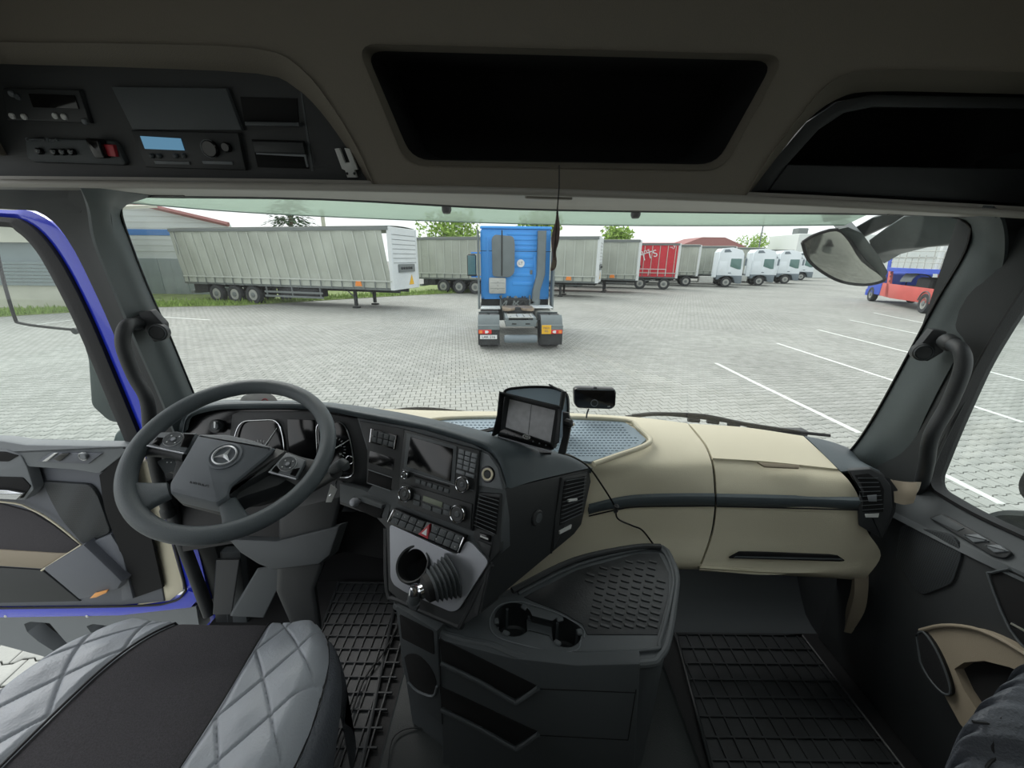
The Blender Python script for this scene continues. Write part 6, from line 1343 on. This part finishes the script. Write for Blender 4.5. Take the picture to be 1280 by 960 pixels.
# chassis
for s in (.4, -.4): obj('chassis_rail', MB().cbox(.12, CX + 1.5, s - .045, s + .045, .72, .98, .01), 'fender', bt)
obj('rear_crossmember', MB().prism(rnd([V(.1, y, z) for y, z in [(.42, .72), (.48, .9), (-.48, .9), (-.42, .72)]], .02), V(-1, 0, 0), .12, .01), 'fender', bt)
for y in (-.2, .2): obj('slot', MB().prism(rnd([V(.1, y + a, z) for a, z in [(-.07, .78), (.07, .78), (.07, .82), (-.07, .82)]], .02), V(-1, 0, 0), .01, 0, off=.006), 'under', bt)
obj('deck_plate', MB().prism([V(.15, .38, .985), V(.15, -.38, .985), V(.95, -.38, .985), V(.95, .38, .985)], V(0, 0, 1), .02), 'alu', bt, sharp=None)
for k in range(10): obj('rivet', MB().lathe([(.02, 0), (.015, .01)], V(.25 + (k % 3) * .22, -.3 + (k // 3) * .2, .99), V(0, 0, 1), 8), 'under', bt)
obj('air_tank', MB().lathe([(.02, -.5), (.1, -.48), (.12, -.42), (.12, .42), (.1, .48), (.02, .5)], V(.1, 0, .36), V(0, 1, 0), 20), 'cabgrey', bt)
fw = obj('fifth_wheel', MB().prism(rnd([V(x, y, 1.12) for x, y in [(1.2, .12), (1.0, .4), (1.15, .5), (1.9, .5), (2.0, .3), (2.0, -.3), (1.9, -.5), (1.15, -.5), (1.0, -.4), (1.2, -.12), (1.5, -.07), (1.5, .07)]], .05), V(0, 0, 1), .07, .01), 'rust', bt)
obj('fifth_wheel_base', MB().cbox(1.25, 1.85, -.5, .5, .98, 1.05, .02), 'under', bt)
obj('coupling_jaw', MB().lathe([(.12, 0), (.1, .05), (.04, .07)], V(1.45, 0, 1.06), V(0, 0, 1), 14), 'under', bt)
for s in (1, -1):
    y0, y1 = (s * .62, s * 1.26) if s > 0 else (s * 1.26, s * .62)
    for k, dx in enumerate((0, .36)):
        wheel(bt, .85, s * (1.25 - dx * .9), s, .5, .29)
    # fender over the drive wheels: arched top in three pieces
    arc = [V(.85 - .62 * math.cos(a), 0, .52 + .6 * math.sin(a)) for a in [math.radians(d) for d in (2, 20, 40, 55)]]
    obj('rear_mudguard', MB().surf([[p + V(0, y0, 0), p + V(0, y1, 0)] for p in arc], 1, 3, .02), 'fender', bt)
    arc = [V(.85 - .62 * math.cos(a), 0, .52 + .6 * math.sin(a)) for a in [math.radians(d) for d in (128, 145, 170)]]
    obj('front_mudguard', MB().surf([[p + V(0, y0, 0), p + V(0, y1, 0)] for p in arc], 1, 3, .02), 'fender', bt)
    obj('mud_flap', MB().cbox(.2, .225, y0, y1, .16, .66, .008), 'under', bt)
    lb = obj('light_bar', MB().cbox(.14, .22, y0, y1, .62, .76, .015), 'fender', bt)
    lp = obj('tail_lamp', MB().prism(rnd([V(.13, s * a, z) for a, z in [(1.24, .5), (1.24, .62), (.86 if s > 0 else .8, .62), (.86 if s > 0 else .8, .5)]], .02), V(-1, 0, 0), .05, .01), 'tail', bt)
    obj('white_lens', MB().prism([V(.125, s * a, z) for a, z in [(1.05, .52), (1.05, .6), (.98, .6), (.94, .56), (.98, .52)]], V(-1, 0, 0), .01, off=.004), 'white', lp, sharp=None)
    obj('amber_lens', MB().prism([V(.125, s * a, z) for a, z in [(1.22, .52), (1.22, .6), (1.13, .6), (1.13, .52)]], V(-1, 0, 0), .01, off=.004), 'amber', lp, sharp=None)
pl_ = obj('number_plate', MB().prism([V(.12, y, z) for y, z in [(1.2, .35), (1.2, .47), (.7, .47), (.7, .35)]], V(-1, 0, 0), .01), 'white', bt, sharp=None)
text('plate_letters', 'LAK 216', V(.105, .95, .41), V(0, -1, 0), V(0, 0, 1), .11, 'under', pl_)
ys = obj('yellow_plate', MB().prism([V(.12, y, z) for y, z in [(-.62, .5), (-.62, .76), (-.9, .76), (-.9, .5)]], V(-1, 0, 0), .01), 'yellow', bt, sharp=None)
text('plate_print', 'MAX\n40t', V(.105, -.76, .63), V(0, -1, 0), V(0, 0, 1), .09, 'rust', ys)
for k in range(4):   # step deck and battery covers on the left, checker plate on the right
    obj('step_plate', MB().cbox(1.75 + k * .22, 1.93 + k * .22, .55, 1.2, 1.02 - (k % 2) * .03, 1.06 - (k % 2) * .03, .01), 'bulk', bt)
obj('checker_plate', MB().cbox(1.75, 2.5, -1.2, -.5, 1.05, 1.08, .01), 'bulk', bt)
obj('battery_box', MB().cbox(1.7, 2.7, .6, 1.2, .45, 1.0, .03), 'under', bt); obj('fuel_tank', MB().cbox(1.75, 3.0, -1.2, -.6, .45, 1.0, .08), 'alu', bt)
for s in (1, -1): wheel(bt, CX + 1.35, s * 1.25 if s > 0 else -1.2, s, .5, .33)
rr = random.Random(11)
obj('engine_block', MB().cbox(CX - .3, CX + .8, -.45, .45, .6, 1.3, .05), 'under', bt)
for s in (1, -1): obj('wheel_housing', MB().cbox(CX + .1, CX + 2.0, min(s * .5, s * 1.2), max(s * .5, s * 1.2), .95, 1.3, .05), 'under', bt)
obj('front_axle', MB().cbox(CX + 1.0, CX + 1.7, -.9, .9, .35, .95, .05), 'under', bt)
for k in range(9):
    y = rr.uniform(-.7, .8); c_ = rr.choice(['under', 'rubber', 'rust', 'under', 'amber' if k == 3 else 'rail'])
    obj('air_hose', MB().tube([V(CX - .1, y, 1.35), V(CX - .3, y + rr.uniform(-.1, .1), 1.2), V(CX - .35, y + rr.uniform(-.25, .25), 1.0), V(CX - .6, y * .4, .98)], .025, 7, 4), c_, bt)
for y in (.5, -.5): obj('cab_shock', MB().lathe([(.05, 0), (.05, .3), (.03, .32), (.03, .45)], V(CX - .15, y, .95), V(0, 0, 1), 10), 'rail', bt)
bt.location = (.25, 11.35, 0); bt.rotation_euler = (0, 0, math.radians(93.5))

# ------------------------------------------------ car carrier on the right
cc = empty('car_carrier', (0, 0, 0), 'red and blue car transporter truck parked on the right behind the mirror', 'truck')
# x forward, near side y=0 towards -y?  near (camera) side is +y
obj('side_skirt', MB().prism(rnd([V(x, 0, z) for x, z in [(-1.1, .55), (-1.0, 1.3), (4.5, 1.3), (5.6, 1.3), (5.6, .5), (4.0, .45)]], .03), V(0, 1, 0), .06, .01), 'carred', cc)
obj('load_deck', MB().box(-1.3, 5.6, -2.4, -.05, 1.05, 1.2), 'under', cc, sharp=None)
cabc = obj('cab_shell', MB().prism(rnd([V(x, 0, z) for x, z in [(5.7, .5), (5.7, 1.9), (6.2, 2.15), (7.2, 2.1), (7.9, 1.4), (7.9, .5)]], .1), V(0, 1, 0), 2.4, .04), 'carblue', cc)
obj('front_bumper', MB().cbox(7.6, 8.0, -2.4, .02, .35, .8, .04), 'carblue', cc)
obj('side_window', MB().prism(rnd([V(x, 0, z) for x, z in [(6.3, 1.55), (6.3, 1.98), (7.05, 1.98), (7.55, 1.55)]], .04), V(0, 1, 0), .02, .004, off=.01), 'vglass', cabc)
wheel(cc, 7.0, .03, 1, .48); wheel(cc, 7.0, -2.4, -1, .48); wheel(cc, -.1, .03, 1, .52); wheel(cc, -.1, -2.4, -1, .52)
obj('wheel_arch', MB().surf([[V(-.1 + .64 * math.cos(a), .06, .52 + .64 * math.sin(a)), V(-.1 + .64 * math.cos(a), -.4, .52 + .64 * math.sin(a))] for a in [math.radians(d) for d in (10, 50, 90, 130, 170)]], 1, 3, .02), 'fender', cc)
for x0, x1, nm in ((4.3, 5.2, 'front_post'), (-2.0, -1.3, 'rear_post')):
    for y in (0, -2.4): obj(nm, MB().prism(rnd([V(x0, y, .5), V(x0 + .45, y, .5), V(x1 + .1, y, 2.25), V(x1 - .25, y, 2.25)], .02), V(0, 1, 0), .12, .01), 'carred', cc)
obj('post_slots', MB().box(4.62, 4.75, .0, .015, 1.4, 1.5).box(4.68, 4.82, .0, .015, 1.7, 1.8).box(4.75, 4.88, .0, .015, 1.9, 2.0), 'under', cc, sharp=None)
obj('upper_deck', MB().cbox(-2.5, 5.4, -.1, .02, 2.05, 2.28, .02), 'carblue', cc); obj('upper_deck', MB().cbox(-2.5, 5.4, -2.42, -2.3, 2.05, 2.28, .02), 'carblue', cc)
obj('deck_ramp', MB().box(-2.5, 5.4, -2.3, -.1, 2.2, 2.25), 'alu', cc, sharp=None)
obj('headboard', MB().prism(rnd([V(5.2, 0, 2.1), V(5.55, 0, 2.1), V(6.1, 0, 3.5), V(5.6, 0, 3.5)], .05), V(0, 1, 0), .1, .01), 'carblue', cc)
obj('car_frame', MB().tube([V(1.0, -.6, 1.25), V(1.4, -.6, 1.8), V(2.6, -.6, 1.95), V(3.8, -.6, 1.7), V(4.1, -.6, 1.25)], .03, 6, 3), 'under', cc)
obj('hoist_cover', MB().surf([[V(2.6, -.5, 2.0), V(4.2, -.5, 1.95)], [V(2.6, -.3, 1.7), V(4.2, -.35, 1.65)], [V(2.7, -.3, 1.5), V(4.1, -.3, 1.45)]], 3, 3, .02), 'fender', cc)
obj('hoist_engine', MB().cbox(.8, 2.4, -1.6, -.4, 1.2, 1.8, .1), 'under', cc)
rr = random.Random(4)
for k in range(10):
    x = -2.2 + k * .8; rl = obj('rail_post', MB().tube([V(x, .0, 2.25), V(x + rr.uniform(-.05, .2), .0, 2.8 + rr.random() * .8)], .025, 6), 'alu', cc)
for z in (2.55, 2.8, 3.15): obj('guard_rail', MB().tube([V(-2.4, 0, z), V(5.2, 0, z + .1)], .025, 6), 'alu', cc)
for y in (-.3, -2.1): obj('lift_mast', MB().cbox(.2, .5, y - .1, y + .1, 2.2, 4.0, .02), 'bulk', cc)
obj('wheel_chock', MB().cbox(-.9, -.5, -.5, -.2, 2.25, 2.45, .03), 'amber', cc)
obj('crane_hook', MB().tube([V(-1.8, -.1, 2.3), V(-1.8, -.1, 2.9), V(-1.5, -.1, 3.1), V(-1.0, -.1, 3.1)], .05, 8, 4), 'bulk', cc)
d = (PZ(1087, 376, 0) - PZ(1151, 391, 0)); hd = math.degrees(math.atan2(d.y, d.x))
cc.rotation_euler = (0, 0, math.radians(hd)); cc.location = PZ(1149, 391, 0)

# ------------------------------------------------ buildings
b = empty('warehouse', (-26, 28, 0), 'white warehouse with blue band and grey metal base behind the nearest trailer', 'building')
YB = 27.5
def wz(u, v): return PY(u, v, YB)
zt, zl = wz(170, 255).z, wz(280, 281).z
gx0, gx1 = -48, wz(285, 281).x
obj('gable_wall', MB().prism([V(gx0, YB, 0), V(gx1, YB, 0), V(gx1, YB, zl), V(wz(170, 255).x, YB, zt), V(gx0, YB, zt + (wz(170, 255).x - gx0) * (zt - zl) / (gx1 - wz(170, 255).x))], V(0, -1, 0), .3), 'wallw', b, sharp=None)
for k in range(34):
    x = gx0 + k * (gx1 - gx0) / 34; obj('wall_sheet', MB().box(x + .01, x + (gx1 - gx0) / 34 - .01, YB - .06 - .02 * (k % 2), YB - .01, 0, wz(190, 323).z), 'wallg', b, sharp=None)
zb0, zb1 = wz(180, 294).z, wz(180, 286.5).z
obj('blue_band', MB().box(gx0, gx1, YB - .03, YB, zb0, zb1), 'stripe', b, sharp=None)
q0, q1 = V(wz(170, 253).x, YB - .4, zt + .1), V(gx1 + .3, YB - .4, zl + .0); dd = (q1 - q0)
obj('roof_edge', MB().tube([q0 - dd * 1.2, q1], .16, 6), 'roofred', b)
for k in range(9): obj('wall_board', MB().box(gx0, gx1, YB - .015, YB, 2.8 + k * .36, 2.81 + k * .36), 'concrete', b, sharp=None)
sb = empty('slatted_shed', (-40, 25, 0), 'long low shed with dark grey horizontal slats beyond the left door window', 'building')
YS = 19.5
def sz(u, v): return PY(u, v, YS).z
obj('concrete_plinth', MB().box(-60, -20.5, YS + .1, YS + .4, 0, sz(30, 357)), 'concrete', sb, sharp=None)
obj('fascia_board', MB().box(-60, -20.5, YS - .1, YS + .3, sz(20, 303), sz(20, 270)), 'concrete', sb, sharp=None)
obj('shadow_gap_panel', MB().box(-60, -20.5, YS + .2, YS + .4, sz(30, 330), sz(20, 303)), 'slatg', sb, sharp=None)
zz0, zz1 = sz(30, 357), sz(30, 326)
for k in range(7): obj('slat', MB().cbox(-60, -20.5, YS - .02, YS + .12, zz0 + (zz1 - zz0) * (k + .08) / 7, zz0 + (zz1 - zz0) * (k + .86) / 7, .01), 'slatg', sb)
obj('shed_roof', MB().prism([V(-60, YS - .5, sz(20, 262)), V(-20.5, YS - .5, sz(20, 262)), V(-20.5, YS + 5, sz(20, 262) + .8), V(-60, YS + 5, sz(20, 262) + .8)], V(0, -.2, 1), .15), 'concrete', sb, sharp=None)
fb = empty('far_block', (60, 90, 0), 'pale flat-roofed building at the far right beyond the trucks', 'building')
q = PY(1000, 292, 85); obj('wall', MB().cbox(q.x, q.x + 30, 85, 95, 0, q.z, .1), 'far', fb); obj('roof_unit', MB().cbox(q.x + 1, q.x + 3, 87, 89, q.z, q.z + 1.2, .1), 'rail', fb)
obj('window', MB().box(q.x + 4, q.x + 6, 84.95, 85, q.z - 4, q.z - 2.5), 'vglass', fb, sharp=None)
hb = empty('red_roofed_house', (30, 80, 0), 'distant house with an orange roof behind the first white truck', 'building')
q = PY(876, 301, 75); obj('wall', MB().box(q.x - 4, q.x + 8, 75, 82, 0, q.z - 1.2), 'far', hb, sharp=None)
obj('roof', MB().prism([V(q.x - 5, 74.5, q.z - 1.3), V(q.x + 9, 74.5, q.z - 1.3), V(q.x + 4, 74.5, q.z + .6), V(q.x, 74.5, q.z + .6)], V(0, -1, 0), 8), 'roofred', hb, sharp=None)
lw = empty('boundary_wall', (60, 62, 0), 'low pale boundary wall beyond the far right trucks', 'wall')
obj('wall_panel', MB().box(30, 110, 66, 66.3, 0, 3.2), 'far', lw, sharp=None); obj('coping', MB().box(30, 110, 65.9, 66.4, 3.2, 3.35), 'rail', lw, sharp=None)

# ------------------------------------------------ trees and poles
def foliage(mb, c, r, n, rr, s=.3, squash=1.0):
    for _ in range(n):
        while True:
            p = V(rr.uniform(-1, 1), rr.uniform(-1, 1), rr.uniform(-1, 1))
            if .3 < p.length < 1: break
        p = c + V(p.x * r, p.y * r, p.z * r * squash); a = V(rr.gauss(0, 1), rr.gauss(0, 1), rr.gauss(0, 1)).normalized(); b_ = a.cross(V(rr.gauss(0, 1), rr.gauss(0, 1), rr.gauss(0, 1))).normalized()
        k = s * rr.uniform(.5, 1.2); mb.add([p - a * k, p + b_ * k * .5, p + a * k, p - b_ * k * .5], [(0, 1, 2, 3)])
def broadleaf(name, x, y, h, r, label, m='leafl', n=1400, s=.28):
    t = empty(name, (x, y, 0), label, 'tree', 'trees beyond the trailers'); rr = random.Random(int(x * 10 + h))
    obj('trunk', MB().tube([V(x, y, 0), V(x + .1, y, h * .4), V(x - .1, y, h * .75)], [.2, .06], 8, 3), 'bark', t)
    for k in range(6): a = rr.random() * 6.28; obj('branch', MB().tube([V(x, y, h * .4), V(x + math.cos(a) * r * .6, y + math.sin(a) * r * .6, h * .8)], [.08, .02], 5), 'bark', t)
    mb = MB()
    for k in range(9): foliage(mb, V(x + rr.uniform(-1, 1) * r * .6, y + rr.uniform(-1, 1) * r * .5, h - r * .4 + rr.uniform(-.9, .4) * r * .8), r * .5, n // 9, rr, s)
    obj('foliage', mb, m, t, sharp=None, kind='stuff')
def topat(u, v, y): p = PY(u, v, y); return p.x, p.z
x, z = topat(560, 268, 44); broadleaf('leafy_tree', x, 44, z, 3.4, 'light green leafy tree rising left of the blue tractor')
x, z = topat(676, 256, 46); broadleaf('leafy_tree', x, 46, z, 2.4, 'light green leafy tree peeping over the blue tractor roof')
x, z = topat(768, 290, 52); broadleaf('leafy_tree', x, 52, z, 2.2, 'light green tree top above the second grey trailer')
x, z = topat(944, 300, 92); broadleaf('leafy_tree', x, 92, z, 3.6, 'light green tree top beside the lamp post above the white trucks')
# spruce
x, z = topat(352, 200, 36); t = empty('spruce_tree', (x, 36, 0), 'dark green spruce standing behind the nearest trailer', 'tree', 'trees beyond the trailers')
obj('trunk', MB().tube([V(x, 36, 0), V(x, 36, z)], [.25, .03], 8), 'bark', t)
mb = MB(); rr = random.Random(9)
for k in range(2600):
    f = rr.random() ** .8; zz = 1.5 + (z - 1.5) * (1 - f); R = .3 + 2.9 * f ** .8; a = rr.random() * 6.28; q = rr.uniform(.35, 1) * R; lay = math.sin(zz * 6) * .15
    p = V(x + math.cos(a) * q, 36 + math.sin(a) * q, zz - q * .25 + lay); d_ = V(math.cos(a), math.sin(a), -.35) * rr.uniform(.25, .5); w_ = V(-math.sin(a), math.cos(a), 0) * rr.uniform(.08, .2)
    mb.add([p - w_, p + w_, p + d_], [(0, 1, 2)])
obj('needles', mb, 'leafd', t, sharp=None, kind='stuff')
p0, p1 = PY(949, 308, 72), PY(954, 240, 72)
lp = empty('lamp_post', (p0.x, 72, 0), 'thin grey lamp post above the white trucks', 'lamp post')
obj('pole', MB().tube([V(p0.x, 72, 0), V(p0.x, 72, p1.z)], [.13, .08], 8), 'rail', lp); obj('lamp_arm', MB().tube([V(p0.x, 72, p1.z), V(p0.x + .3, 71, p1.z + .3)], .05, 6), 'rail', lp)
p0 = PY(402, 262, 34); o = obj('utility_pole', MB().tube([V(p0.x, 34, 0), V(p0.x, 34, p0.z)], .16, 8), 'concrete', None, label='short grey pole rising behind the nearest trailer', cat='pole')
